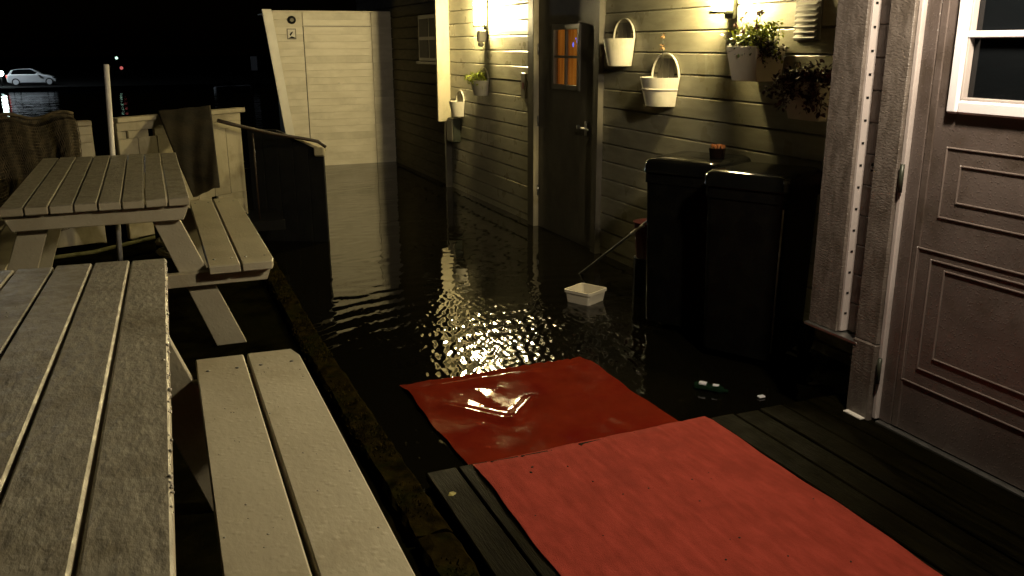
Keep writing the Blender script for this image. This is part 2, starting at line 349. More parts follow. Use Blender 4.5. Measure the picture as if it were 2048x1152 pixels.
# dark entry door
box('casing', (WX-0.055, 7.60, -0.2), (WX+0.03, 7.732, 3.2), M_darkcas, bld)
box('casing_lit_side', (WX-0.054, 7.590, -0.2), (WX-0.002, 7.5995, 2.195), M_fence, bld, bev=0.001)  # pale strip paints lamplight on the casing's side
box('casing', (WX-0.048, 6.336, -0.2), (WX+0.03, 6.42, 3.2), M_darkcas, bld)
box('casing_lit_edge', (WX-0.050, 6.3265, -0.2), (WX+0.005, 6.3355, 3.2), M_casing, bld, bev=0.001)  # lighter colour than the casing front, painting its lamplit edge
box('casing', (WX-0.050, 6.422, 2.20), (WX+0.03, 7.598, 2.32), M_casing, bld)
box('wall_infill', (WX-0.01, 6.422, 2.322), (WX+0.031, 7.598, 3.3), M_casing, bld, bev=0)
door = bpy.data.objects.new('door', None); col.objects.link(door); door.parent = bld
dx0, dx1 = WX+0.000, WX+0.031
wy0, wy1, wz0, wz1 = 6.74, 7.29, 1.31, 1.86
for (a, b) in (((6.425, -0.2), (wy0, 2.19)), ((wy1, -0.2), (7.595, 2.19)), ((wy0, -0.2), (wy1, wz0)), ((wy0, wz1), (wy1, 2.19))):
    box('slab', (dx0, a[0], a[1]), (dx1, b[0], b[1]), M_darkdoor, door, bev=0)
def ring(name, x0, x1, y0, y1, z0, z1, w, m, parent, bev=0.003):
    bm = bmesh.new()
    add_box(bm, (x0, y0, z0), (x1, y0+w, z1), bev); add_box(bm, (x0, y1-w, z0), (x1, y1, z1), bev)
    add_box(bm, (x0+0.0005, y0+w, z0), (x1-0.0005, y1-w, z0+w), bev); add_box(bm, (x0+0.0005, y0+w, z1-w), (x1-0.0005, y1-w, z1), bev)
    return link_mesh(name, bm, m, parent)
ring('window_frame', dx0-0.016, dx0+0.020, wy0, wy1, wz0, wz1, 0.045, M_casing, door)
bm = bmesh.new(); add_box(bm, (dx0-0.012, 7.005, wz0+0.045), (dx0+0.012, 7.030, wz1-0.045), 0.002); add_box(bm, (dx0-0.010, wy0+0.045, 1.578), (dx0+0.010, wy1-0.045, 1.600), 0.002)
link_mesh('muntin', bm, M_casing, door)
for (a, b) in ((wy0+0.045, 7.005), (7.03, wy1-0.045)):
    for (c, d) in ((wz0+0.045, 1.578), (1.60, wz1-0.045)):
        box('pane', (dx0+0.004, a, c), (dx0+0.007, b, d), M_glass, door, bev=0)
# orange curtain glowing from the room's light behind it
def curtain_mat():
    m = bpy.data.materials.new('lit orange curtain'); m.use_nodes = True; t = m.node_tree; N = t.nodes; L = t.links; p = N['Principled BSDF']
    tc = N.new('ShaderNodeTexCoord'); mp = N.new('ShaderNodeMapping'); mp.inputs['Scale'].default_value = (1, 22, 1.2); L.new(tc.outputs['Object'], mp.inputs[0])
    n = N.new('ShaderNodeTexNoise'); n.inputs['Scale'].default_value = 1; n.inputs['Detail'].default_value = 3; L.new(mp.outputs[0], n.inputs[0])
    cr = N.new('ShaderNodeValToRGB'); L.new(n.outputs[0], cr.inputs[0]); e = cr.color_ramp.elements
    e[0].position = 0.3; e[0].color = (0.12, 0.018, 0.002, 1); e[1].position = 0.72; e[1].color = (0.50, 0.16, 0.018, 1)
    L.new(cr.outputs[0], p.inputs['Emission Color']); p.inputs['Emission Strength'].default_value = 0.6; L.new(cr.outputs[0], p.inputs['Base Color']); return m
bm = bmesh.new(); rows = []
for j in range(61):
    y = wy0-0.02 + j*(wy1-wy0+0.04)/60; x = WX+0.070 + 0.014*math.sin(j*0.9)+0.006*math.sin(j*2.3)
    rows.append((bm.verts.new((x, y, wz0-0.05)), bm.verts.new((x, y, wz1+0.05))))
for j in range(60): bm.faces.new((rows[j][0], rows[j+1][0], rows[j+1][1], rows[j][1]))
# niche so that the curtain sits in a real opening
box('wall_core', (WX+0.032, 3.012, -0.3), (WX+0.30, wy0-0.03, 3.4), M_siding, bld, bev=0)
box('wall_core', (WX+0.032, 10.2, -0.3), (WX+0.30, 15.0, 3.4), M_siding_shade, bld, bev=0)
box('wall_core', (WX+0.032, wy1+0.03, -0.3), (WX+0.30, 10.198, 3.4), M_siding, bld, bev=0)
box('wall_core', (WX+0.032, wy0-0.029, -0.3), (WX+0.30, wy1+0.029, wz0-0.06), M_siding, bld, bev=0)
box('wall_core', (WX+0.032, wy0-0.029, wz1+0.06), (WX+0.30, wy1+0.029, 3.4), M_siding, bld, bev=0)
box('wall_core', (WX+0.16, wy0-0.028, wz0-0.059), (WX+0.29, wy1+0.028, wz1+0.059), M_blackmat, bld, bev=0)
link_mesh('curtain', bm, curtain_mat(), door, smooth=True)
bm = bmesh.new(); add_sphere(bm, (WX+0.017, 6.835, 1.715), 0.018, (0.3, 1, 1.2)); add_sphere(bm, (WX+0.017, 6.92, 1.69), 0.012, (0.3, 1, 1.8)); add_sphere(bm, (WX+0.017, 6.87, 1.74), 0.008, (0.3, 1, 1))
o = link_mesh('blue_light', bm, emis('blue string light', (0.12, 0.16, 1.0), 1.6), door)
# lever handles
bm = bmesh.new(); add_tube(bm, [(dx0-0.045, 6.62, 1.015), (dx0-0.045, 6.50, 1.010)], 0.009); add_tube(bm, [(dx0, 6.62, 1.015), (dx0-0.05, 6.62, 1.015)], 0.011); add_box(bm, (dx0-0.006, 6.60, 0.95), (dx0, 6.64, 1.07), 0.002)
link_mesh('handle', bm, M_metal, door, smooth=True)
bm = bmesh.new(); add_tube(bm, [(dx0-0.002, 6.75, 1.015), (dx0-0.02, 6.75, 1.015)], 0.018, 12)
link_mesh('lock', bm, M_metal, door, smooth=True)
for z in (0.35, 1.0, 1.65): tube('hinge', [(dx0-0.01, 7.588, z-0.05), (dx0-0.01, 7.588, z+0.05)], 0.008, M_metal, door)

# ================================================================ SHED at the far end
SY = 12.83
shed = thing('shed', 'cream boarded shed with closed plain door at far end of flooded deck', 'shed', (0, SY, 0))
def xl(z): return 1.605 + (2.15-z)*0.115        # slanting left edge
box('shed_core', (1.95, 0.032, -0.3), (3.52, 1.6, 2.12), M_cream, shed, bev=0)
sp = 0.098
for k in range(23):
    z0 = -0.12 + k*sp; z1 = z0+sp-0.0012
    if z1 > 2.14: break
    for (a, b, dd) in ((xl(z0)+0.10, 2.138, 0.0), (2.148, 3.105, -0.006), (3.113, 3.50, 0.0)):
        if dd and not (z0 < 1.93): dd = 0.0
        zz1 = z1
        bm = bmesh.new(); add_box(bm, (a, dd, z0), (b, 0.031, zz1), 0.0016)
        link_mesh('board', bm, M_cream, shed)
# door gap lines are left open; dark behind
box('door_gap', (2.1382, 0.012, -0.1), (2.1478, 0.0315, 1.95), M_blackmat, shed, bev=0)
box('top_cap', (1.74, -0.012, 2.135), (3.395, 1.62, 2.155), M_cream, shed)
box('door_head', (2.16, -0.009, 1.946), (3.10, -0.0045, 1.953), M_blackmat, shed, bev=0)
tube('door_knob', [(2.60, 0.0, 1.16), (2.60, -0.025, 1.16)], 0.012, M_whitetrim, shed)
bm = bmesh.new(); prism(bm, [(xl(2.17), 2.17), (xl(2.17)+0.125, 2.17), (xl(-0.1)+0.125, -0.1), (xl(-0.1), -0.1)], -0.02, 0.03, 'y', 0.004)
link_mesh('corner_fascia', bm, M_whitetrim, shed)
v = thing('round_vent', 'round black vent cap at top left of the cream shed', 'vent', (1.993, SY-0.001, 2.03))
bm = bmesh.new(); add_tube(bm, [(0, -0.001, 0), (0, -0.03, 0)], 0.055, 24); link_mesh('cap', bm, M_blackmat, v)
bm = bmesh.new(); add_tube(bm, [(0, -0.031, 0), (0, -0.038, 0)], 0.025, 20); link_mesh('hub', bm, M_darkdoor, v)
v = thing('sign', 'small square plaque with dark pattern below the round black vent', 'sign', (1.979, SY-0.001, 1.844))
box('backplate', (-0.062, -0.008, -0.072), (0.062, -0.001, 0.072), M_darkdoor, v)
box('face', (-0.050, -0.0105, -0.060), (0.050, -0.0082, 0.060), M_sign, v, bev=0)
bm = bmesh.new(); prism(bm, [(-0.03, -0.01), (-0.01, 0.02), (0.02, 0.035), (0.015, 0.015), (-0.005, -0.012), (-0.012, -0.03)], -0.0125, -0.0107, 'y')
prism(bm, [(-0.048, -0.058), (0.0, -0.03), (0.048, -0.05), (0.048, -0.058)], -0.0125, -0.0107, 'y')
link_mesh('emblem', bm, M_blackmat, v)

# ================================================================ FRONT BROWN BUILDING
FX = 2.72
fb = thing('porch_building', 'brown boarded building corner with panelled door at right', 'building', (0, 0, 0))
bm = bmesh.new(); add_box(bm, (FX-0.012, 2.835, 0.47), (FX+0.02, 3.01, 3.3), 0.003); link_mesh('corner_board', bm, M_brown, fb)
bm = bmesh.new(); add_box(bm, (FX+0.0205, 2.978, 0.47), (FX+0.72, 3.009, 3.3), 0.002); link_mesh('corner_board', bm, M_brown, fb)
# perforated metal channel (bright strip)
bm = bmesh.new(); add_box(bm, (FX+0.002, 2.822, 0.475), (FX+0.045, 2.8345, 3.3), 0.001); ch = link_mesh('channel', bm, M_jamb, fb)
z = 0.55
while z < 2.2:
    box('slot', (FX+0.013, 2.8205, z), (FX+0.026, 2.8222, z+0.010), M_blackmat, ch, bev=0); z += 0.0925
# recessed narrow siding
for k in range(22):
    z0 = 0.475 + k*0.1295
    if z0+0.128 > 3.3: break
    box('siding_board', (FX+0.040+random.uniform(-.001, .001), 2.7125, z0), (FX+0.06, 2.8215, z0+0.127), M_brown2, fb, bev=0.004)
box('drip_flashing', (FX-0.030, 2.69, 0.455), (FX+0.05, 3.02, 0.468), M_metal, fb, bev=0.002)
sw = thing('hook_bolt', 'small square bolt plate on narrow strip left of the brown door', 'bolt', (FX+0.038, 2.763, 1.20))
box('plate', (-0.006, -0.016, -0.018), (0, 0.016, 0.018), M_blackmat, sw)
bm = bmesh.new(); add_sphere(bm, (-0.010, 0, 0), 0.007); link_mesh('bolt_head', bm, M_metal, sw, smooth=True)
box('casing', (FX-0.020, 2.590, 0.488), (FX+0.035, 2.712, 3.3), M_brown, fb)
box('plinth_post', (FX-0.028, 2.588, 0.14), (FX+0.05, 2.716, 0.486), M_brown, fb, bev=0.006)
box('jamb', (FX-0.006, 2.566, 0.16), (FX+0.06, 2.5885, 3.3), M_jamb, fb, bev=0.004)
box('casing', (FX+0.012, 2.500, 0.16), (FX+0.05, 2.5655, 3.3), M_bdoor, fb, bev=0.004)
box('wall_core', (FX+0.061, 2.60, 0.47), (FX+0.68, 2.97, 3.3), M_brown2, fb, bev=0)
box('wall_core', (FX+0.061, -2.5, 0.12), (FX+0.68, 2.598, 3.3), M_brown2, fb, bev=0)
box('wall_front', (FX+0.0, -2.5, 0.12), (FX+0.06, 1.45, 3.3), M_brown, fb, bev=0)
box('door_header', (FX-0.005, 1.452, 2.30), (FX+0.06, 2.498, 3.3), M_brown, fb, bev=0)
box('threshold', (FX-0.012, 1.46, 0.135), (FX+0.02, 2.56, 0.158), M_metal, fb, bev=0.002)
fd = bpy.data.objects.new('door', None); col.objects.link(fd); fd.parent = fb
dX = FX+0.014
# door leaf built round the window opening; routed grooves are raised beads painted as their lit edges
Y_a, Y_b = 1.52, 2.497; w0, w1, wzb = 1.66, 2.385, 1.475
box('leaf', (dX, Y_a, 0.165), (dX+0.04, Y_b-0.035, wzb-0.01), M_bdoor, fd, bev=0)
box('leaf', (dX, w1, wzb-0.01), (dX+0.04, Y_b-0.035, 2.29), M_bdoor, fd, bev=0)
box('leaf', (dX, Y_a, wzb-0.01), (dX+0.04, w0, 2.29), M_bdoor, fd, bev=0)
box('leaf', (dX, w0, 2.20), (dX+0.04, w1, 2.29), M_bdoor, fd, bev=0)
box('stile', (dX-0.004, Y_b-0.0345, 0.165), (dX+0.04, Y_b-0.001, 2.29), M_bdoor, fd, bev=0.003)
def groove(y0, y1, z0, z1):
    # a raised bead in paler brown, painting the lit edge of a groove
    g = 0.007
    ring('groove_lit_edge', dX-0.006, dX+0.001, y0, y1, z0, z1, g, M_mould_lit, fd, bev=0.002)
for (a, b, c, d) in ((1.62, 2.397, 1.057, 1.325), (1.69, 2.328, 1.121, 1.264), (1.55, 2.475, 0.375, 0.93), (1.62, 2.405, 0.445, 0.895), (1.69, 2.338, 0.505, 0.865)): groove(a, b, c, d)
fr = ring('window_frame', dX-0.028, dX+0.012, w0, w1+0.018, 1.448, 2.22, 0.048, M_white, fd, bev=0.008)
ring('window_bead', dX-0.030+0.012, dX+0.010, w0+0.0482, w1+0.018-0.0482, 1.4962, 2.1718, 0.010, M_jamb, fd, bev=0.002)
bm = bmesh.new(); add_box(bm, (dX-0.022, w0+0.048, 1.712), (dX+0.008, w1-0.03, 1.736), 0.004); add_box(bm, (dX-0.020, 2.075, 1.497), (dX+0.007, 2.098, 1.7115), 0.004); add_box(bm, (dX-0.020, 2.075, 1.7365), (dX+0.007, 2.098, 2.17), 0.004)
link_mesh('muntin', bm, M_white, fd)
for (a, b) in ((w0+0.05, 2.0745), (2.0985, w1-0.032)):
    for (c, d) in ((1.50, 1.7115), (1.7365, 2.17)):
        box('pane', (dX+0.010, a, c), (dX+0.013, b, d), M_darkglass, fd, bev=0)
for z in (1.185, 0.38, 1.95):
    tube('hinge', [(FX-0.016, 2.5665, z-0.055), (FX-0.016, 2.5665, z+0.055)], 0.009, M_darkmetal, fd)
tube('handle', [(dX-0.05, 1.60, 1.12), (dX-0.05, 1.72, 1.12)], 0.01, M_metal, fd)
o = box('shim', (FX-0.055, 2.60, 0.152), (FX-0.028, 2.70, 0.158), M_whitetrim, bev=0.001); o.name = 'shim'
tag(o, 'thin white strip lying on wet decking at foot of brown post', 'strip')
# porch lamp above the brown door (outside the frame, it lights the near deck)
pl = thing('porch_lamp', 'lit wall lantern above the brown door', 'lamp', (FX, 1.85, 2.38))
box('backplate', (-0.02, -0.05, -0.13), (-0.001, 0.05, 0.13), M_darkmetal, pl)
tube('globe', [(-0.46, 0, -0.09), (-0.46, 0, 0.09)], 0.05, M_doorlamp, pl, 20)
tube('arm', [(-0.02, 0, 0.12), (-0.46, 0, 0.12)], 0.012, M_darkmetal, pl)
tube('cap', [(-0.46, 0, 0.095), (-0.46, 0, 0.12)], [0.07, 0.03], M_darkmetal, pl, 20)

# ================================================================ WALL LAMPS
def wall_lamp(y, m, label):
    t = thing('wall_lamp', label, 'lamp', (WX, y, 1.87), group='lanterns on the house wall')
    box('backplate', (-0.030, -0.045, -0.03), (-0.002, 0.045, 0.34), M_darkmetal, t)
    box('tray', (-0.150, -0.042, 0.0), (-0.0302, 0.042, 0.018), M_darkmetal, t, bev=0.004)
    tube('lamp_glass', [(-0.100, 0, 0.022), (-0.100, 0, 0.27)], 0.045, m, t, 20)
    tube('cap', [(-0.115, 0, 0.274), (-0.115, 0, 0.30)], [0.075, 0.03], M_darkmetal, t, 20)
    bm = bmesh.new(); add_tube(bm, [(-0.04, -0.03, 0.02), (-0.04, -0.03, 0.29)], 0.006); add_tube(bm, [(-0.04, 0.03, 0.02), (-0.04, 0.03, 0.29)], 0.006)
    add_tube(bm, [(-0.032, 0, 0.285), (-0.115, 0, 0.303)], 0.008)
    link_mesh('bracket', bm, M_metal, t, smooth=True); return t
wall_lamp(8.92, M_lampglow, 'brightly glowing wall lantern above the planter with green plant')
wall_lamp(4.68, M_lampglow2, 'lit wall lantern above flower box, cut by top edge of photo')
ps = thing('light_sensor', 'small yellowish sensor box hanging just below the far lantern', 'sensor', (WX, 8.95, 1.70))
box('housing', (-0.10, -0.032, 0.02), (-0.002, 0.032, 0.13), M_whitetrim, ps, bev=0.012)
bm = bmesh.new(); add_sphere(bm, (-0.065, 0, 0.0), 0.032); link_mesh('lens', bm, M_bucket, ps, smooth=True)
# louvred vent
vt = thing('wall_vent', 'grey louvred metal vent high on the wall beside flower box', 'vent', (WX, 3.985, 1.815))
box('plate', (-0.012, -0.105, -0.105), (-0.001, 0.105, 0.115), M_casing, vt)
bm = bmesh.new(); prism(bm, [(-0.001, 0.0), (-0.022, -0.016), (-0.022, -0.020), (-0.001, -0.006)], -0.085, 0.085, 'y', 0.001); lm = bpy.data.meshes.new('slat'); bm.to_mesh(lm); bm.free()
M_vent = mat('grey vent paint', (0.30, 0.29, 0.25), (0.36, 0.35, 0.31), 5, 0.35); lm.materials.append(M_vent)
for k in range(7): place('slat', lm, vt, (-0.012, 0, 0.100-k*0.029))
# narrow plaque by the dark door
pq = thing('plaque', 'narrow pale plaque with red mark on wall left of the dark door', 'plaque', (WX-0.002, 7.92, 1.31))
box('board', (-0.02, -0.05, -0.12), (-0.001, 0.05, 0.12), M_casing, pq)
box('red_mark', (-0.0225, -0.02, -0.03), (-0.0202, 0.02, 0.03), M_redplastic, pq, bev=0)
mb = thing('meter_box', 'dark metal box on the wall below the lowest far bucket', 'box', (WX, 9.93, 0.72))
box('body', (-0.10, -0.11, -0.14), (-0.002, 0.11, 0.14), M_darkmetal, mb, bev=0.01); box('lid', (-0.112, -0.10, -0.12), (-0.1002, 0.10, 0.12), M_casing, mb, bev=0.004)

# ================================================================ BUCKET PLANTERS
def bucket(y, zr, r, h, label, band=False, soil=True):
    t = thing('bucket_planter', label, 'planter', (WX-0.004, y, zr), group='white buckets hung on the house wall')
    rb = r*0.74; n = 28; bm = bmesh.new(); th = 0.008
    def half(rad, z, k):  # half round, flat back on the wall
        a = math.pi*k/n; return (-rad*1.02*math.sin(a)-0.004, rad*math.cos(a), z)
    o_t = [bm.verts.new(half(r, 0, k)) for k in range(n+1)]; o_b = [bm.verts.new(half(rb, -h, k)) for k in range(n+1)]
    i_t = [bm.verts.new(half(r-th, 0, k)) for k in range(n+1)]; i_b = [bm.verts.new(half(rb-th, -h+0.01, k)) for k in range(n+1)]
    for k in range(n):
        bm.faces.new((o_t[k], o_t[k+1], o_b[k+1], o_b[k])); bm.faces.new((i_t[k+1], i_t[k], i_b[k], i_b[k+1])); bm.faces.new((o_t[k+1], o_t[k], i_t[k], i_t[k+1]))
    bm.faces.new(o_b); bm.faces.new(i_b[::-1]); bm.faces.new((o_t[0], o_b[0], o_b[-1], o_t[-1]))
    bmesh.ops.recalc_face_normals(bm, faces=bm.faces); link_mesh('body', bm, M_bucket, t, smooth=False)
    # arched back rim
    bm = bmesh.new(); A = []
    for k in range(25):
        a = math.pi*k/24; A.append([bm.verts.new((dx_, (r-ro)*math.cos(a), (r*0.93-ro)*math.sin(a))) for (dx_, ro) in ((-0.016, 0.0), (-0.002, 0.0), (-0.002, 0.008), (-0.016, 0.008))])
    for k in range(24):
        for q in range(4): bm.faces.new((A[k][q], A[k][(q+1) % 4], A[k+1][(q+1) % 4], A[k+1][q]))
    bm.faces.new(A[0]); bm.faces.new(A[-1][::-1]); bmesh.ops.recalc_face_normals(bm, faces=bm.faces); link_mesh('arch', bm, M_bucket, t)
    bm = bmesh.new(); 
    for k in range(3): add_box(bm, (-0.006, -0.6*r+k*0.42*r, -0.01), (-0.003, -0.6*r+k*0.42*r+0.38*r, 0.72*r), 0.001)
    link_mesh('back_slat', bm, M_casing, t)
    if band:
        bm = bmesh.new(); rr_ = r - (r-rb)*0.42 + 0.003; V = []
        for k in range(n+1): V.append([bm.verts.new(half(q, z, k)) for (q, z) in ((rr_+0.004, -0.40*h), (rr_, -0.44*h), (rr_-0.004, -0.47*h), (rr_-0.006, -0.36*h))])
        for k in range(n):
            for q in range(4): bm.faces.new((V[k][q], V[k][(q+1) % 4], V[k+1][(q+1) % 4], V[k+1][q]))
        bmesh.ops.recalc_face_normals(bm, faces=bm.faces); link_mesh('band', bm, M_bucket, t)
    if soil:
        bm = bmesh.new(); vs_ = [bm.verts.new(half(r-th-0.012, -0.035, k)) for k in range(n+1)]; bm.faces.new(vs_); link_mesh('soil', bm, M_soil, t)
    return t
bucket(6.00, 1.735, 0.158, 0.200, 'empty white bucket planter highest on the wall, right of the dark door')
bucket(5.40, 1.470, 0.178, 0.195, 'white bucket planter with raised band, lowest one right of the dark door', band=True)
bucket(9.02, 1.325, 0.145, 0.160, 'white bucket planter holding a bright green plant under the far lantern')
bucket(9.80, 1.060, 0.135, 0.170, 'smallest empty white bucket planter beside the white trim post')

# leaves
def leaf(bm, p, d, s, up=Vector((0, 0, 1))):
    d = d.normalized(); sd_ = d.cross(up + Vector((random.uniform(-.5, .5), random.uniform(-.5, .5), 0)))
    if sd_.length < 1e-3: sd_ = Vector((1, 0, 0))
    sd_.normalize(); nn = sd_.cross(d)
    pts = [p, p+d*s*0.35+sd_*s*0.30+nn*s*0.05, p+d*s*0.75+sd_*s*0.24+nn*s*0.02, p+d*s - nn*s*0.12, p+d*s*0.75-sd_*s*0.24+nn*s*0.02, p+d*s*0.35-sd_*s*0.30+nn*s*0.05]
    bm.faces.new([bm.verts.new(q) for q in pts])
def rv(s=1): return Vector((random.gauss(0, s), random.gauss(0, s), random.gauss(0, s)))
# green plant in third bucket
pt = thing('potted_plant', 'low bright green trailing plant in bucket under the far lantern', 'plant', (WX-0.07, 9.02, 1.297))
bm = bmesh.new()
for i in range(230):
    a = random.uniform(0, math.pi); rad = 0.135*math.sqrt(random.random()); p = Vector((-rad*math.sin(a)+0.05, rad*math.cos(a), 0.035+random.uniform(-0.01, 0.06)))
    if random.random() < 0.25: p.z -= random.uniform(0.0, 0.05); p = Vector((p.x*1.3-0.05, p.y*1.1, p.z))
    leaf(bm, p, rv()+Vector((-0.4, 0, 0.5)), random.uniform(0.022, 0.044))
link_mesh('foliage', bm, M_leaf, pt)
bm = bmesh.new(); add_tube(bm, [(0, -0.03, 0), (-0.01, -0.035, 0.10)], 0.006, 6); add_tube(bm, [(0, 0.02, 0), (0.01, 0.02, 0.085)], 0.005, 6); link_mesh('stem', bm, M_wood, pt)

# rectangular flower box
fbx = thing('flower_box', 'pale tapered plastic flower box holding green and red trailing plant', 'planter', (WX-0.002, 4.29, 1.68))
def taper_box(t, L_, D, h, m, k=0.82):
    bm = bmesh.new(); th = 0.006
    def rg(l, d, z, ins): return [bm.verts.new(c) for c in ((-0.004-ins*0.2, -l/2+ins, z), (-d+ins, -l/2+ins, z), (-d+ins, l/2-ins, z), (-0.004-ins*0.2, l/2-ins, z))]
    a = rg(L_, D, 0, 0); b = rg(L_*k, D*k, -h, 0); c = rg(L_, D, 0, th); d = rg(L_*k, D*k, -h+0.01, th)
    for i in range(4):
        j = (i+1) % 4; bm.faces.new((a[i], a[j], b[j], b[i])); bm.faces.new((c[j], c[i], d[i], d[j])); bm.faces.new((a[j], a[i], c[i], c[j]))
    bm.faces.new(b[::-1]); bm.faces.new(d); bmesh.ops.recalc_face_normals(bm, faces=bm.faces)
    bmesh.ops.bevel(bm, geom=bm.edges[:], offset=0.002, segments=1, affect='EDGES'); link_mesh('body', bm, m, t)
    box('soil', (-D+0.016, -L_/2+0.02, -0.05), (-0.02, L_/2-0.02, -0.025), M_soil, t, bev=0)
taper_box(fbx, 0.28, 0.215, 0.195, M_plbox)
fp = thing('flowering_plant', 'bushy bright green plant with withered flower heads in the flower box', 'plant', (WX-0.11, 4.29, 1.665))
bm = bmesh.new(); bd = bmesh.new(); bs = bmesh.new(); bf = bmesh.new(); br_ = bmesh.new()
for i in range(75):
    a = random.uniform(0, 6.28); b0 = Vector((random.uniform(-0.06, 0.04), random.uniform(-0.10, 0.11), 0.0))
    tip = b0 + Vector((random.uniform(-0.07, 0.05), random.uniform(-0.10, 0.09), random.uniform(0.05, 0.14)))
    mid = (b0+tip)/2 + rv(0.012); add_tube(bs, [b0, mid, tip], 0.0016, 4)
    for k in range(13):
        q = b0.lerp(tip, random.uniform(0.35, 1.05)) + rv(0.014)
        leaf(bm if random.random() < 0.8 else bd, q, rv()+Vector((-0.3, 0, 0.5)), random.uniform(0.016, 0.034))
for i in range(15):   # trailing over the near end
    b0 = Vector((random.uniform(-0.09, 0.02), random.uniform(-0.14, -0.05), 0.03)); pts_ = [b0]
    for k in range(5): b0 = b0 + Vector((random.uniform(-0.008, 0.004), -random.uniform(0.018, 0.040), random.uniform(-0.030, 0.010))); pts_.append(b0)
    add_tube(bs, pts_, 0.0015, 4)
    for q in pts_:
        for k in range(5): leaf(random.choice((bm, bd, br_, br_)), q+rv(0.012), rv()+Vector((-0.3, -0.2, 0)), random.uniform(0.016, 0.03))
for i in range(120):
    q = Vector((random.uniform(-0.11, -0.03), random.uniform(-0.16, 0.12), random.uniform(-0.03, 0.04))); leaf(br_ if random.random() < .6 else bd, q, rv()+Vector((-0.5, 0, -0.2)), random.uniform(0.016, 0.03))
for (y_, z_, x_) in ((0.10, 0.17, -0.04), (0.06, 0.20, -0.04), (0.12, 0.13, -0.06), (-0.10, 0.20, -0.05), (-0.03, 0.19, -0.02), (0.02, 0.10, -0.08), (-0.10, 0.12, -0.08)):
    add_tube(bs, [(x_, y_*0.5, 0.05), (x_, y_, z_)], 0.0015, 4)
    bf = bmesh.new()
    for k in range(16): leaf(bf, Vector((x_, y_, z_)), rv(), random.uniform(0.012, 0.026))
    link_mesh('flower', bf, M_flower, fp)
link_mesh('foliage', bm, M_leaf, fp); link_mesh('dark_leaves', bd, M_leaf2, fp); link_mesh('stem', bs, M_leaf2, fp); link_mesh('red_leaves', br_, M_leafred, fp)
fb2 = thing('bucket_planter', 'dim white planter half hidden behind the brown corner board', 'planter', (WX-0.004, 3.78, 1.50), group='white buckets hung on the house wall')
taper_box(fb2, 0.30, 0.20, 0.20, M_bucket, 0.8)
rp = thing('trailing_plant', 'dark red glossy trailing plant spilling from the planter beside the corner', 'plant', (WX-0.11, 3.78, 1.50))
bm = bmesh.new(); bs = bmesh.new()
for i in range(30):
    b0 = Vector((random.uniform(-0.06, 0.03), random.uniform(-0.11, 0.10), 0.0)); pts_ = [b0]; dirv = Vector((random.uniform(-0.02, 0.0), random.uniform(-0.02, 0.022), random.uniform(0.0, 0.026)))
    for k in range(7): dirv.z -= 0.005; b0 = b0 + dirv; pts_.append(b0)
    add_tube(bs, pts_, 0.0018, 4)
    for q in pts_:
        for k in range(7): leaf(bm, q+rv(0.014), rv()+Vector((-0.3, 0, 0)), random.uniform(0.02, 0.04))
for i in range(130):
    q = Vector((random.uniform(-0.12, 0.04), random.uniform(-0.14, 0.14), random.uniform(-0.02, 0.10))); leaf(bm, q, rv(), random.uniform(0.02, 0.04))
link_mesh('foliage', bm, M_leafred, rp); link_mesh('stem', bs, M_leafred, rp)
# hanging ornament
hg = thing('hanging_ornament', 'small orange bow ornament on a wire above the banded bucket', 'ornament', (WX-0.03, 5.42, 1.62))
tube('wire', [(0, 0, 0.15), (0.0, 0.002, 0.05), (0.0, -0.005, -0.02), (0.0, 0.03, -0.10)], 0.0018, M_darkmetal, hg, 5)
for z_ in (0.13, 0.055):
    bm = bmesh.new()
    for s in (-1, 1):
        leaf(bm, Vector((0, 0, z_)), Vector((-0.2, s, 0.7)), 0.035); leaf(bm, Vector((0, 0, z_)), Vector((-0.2, s, -0.8)), 0.032)
    link_mesh('bow', bm, M_tan, hg)

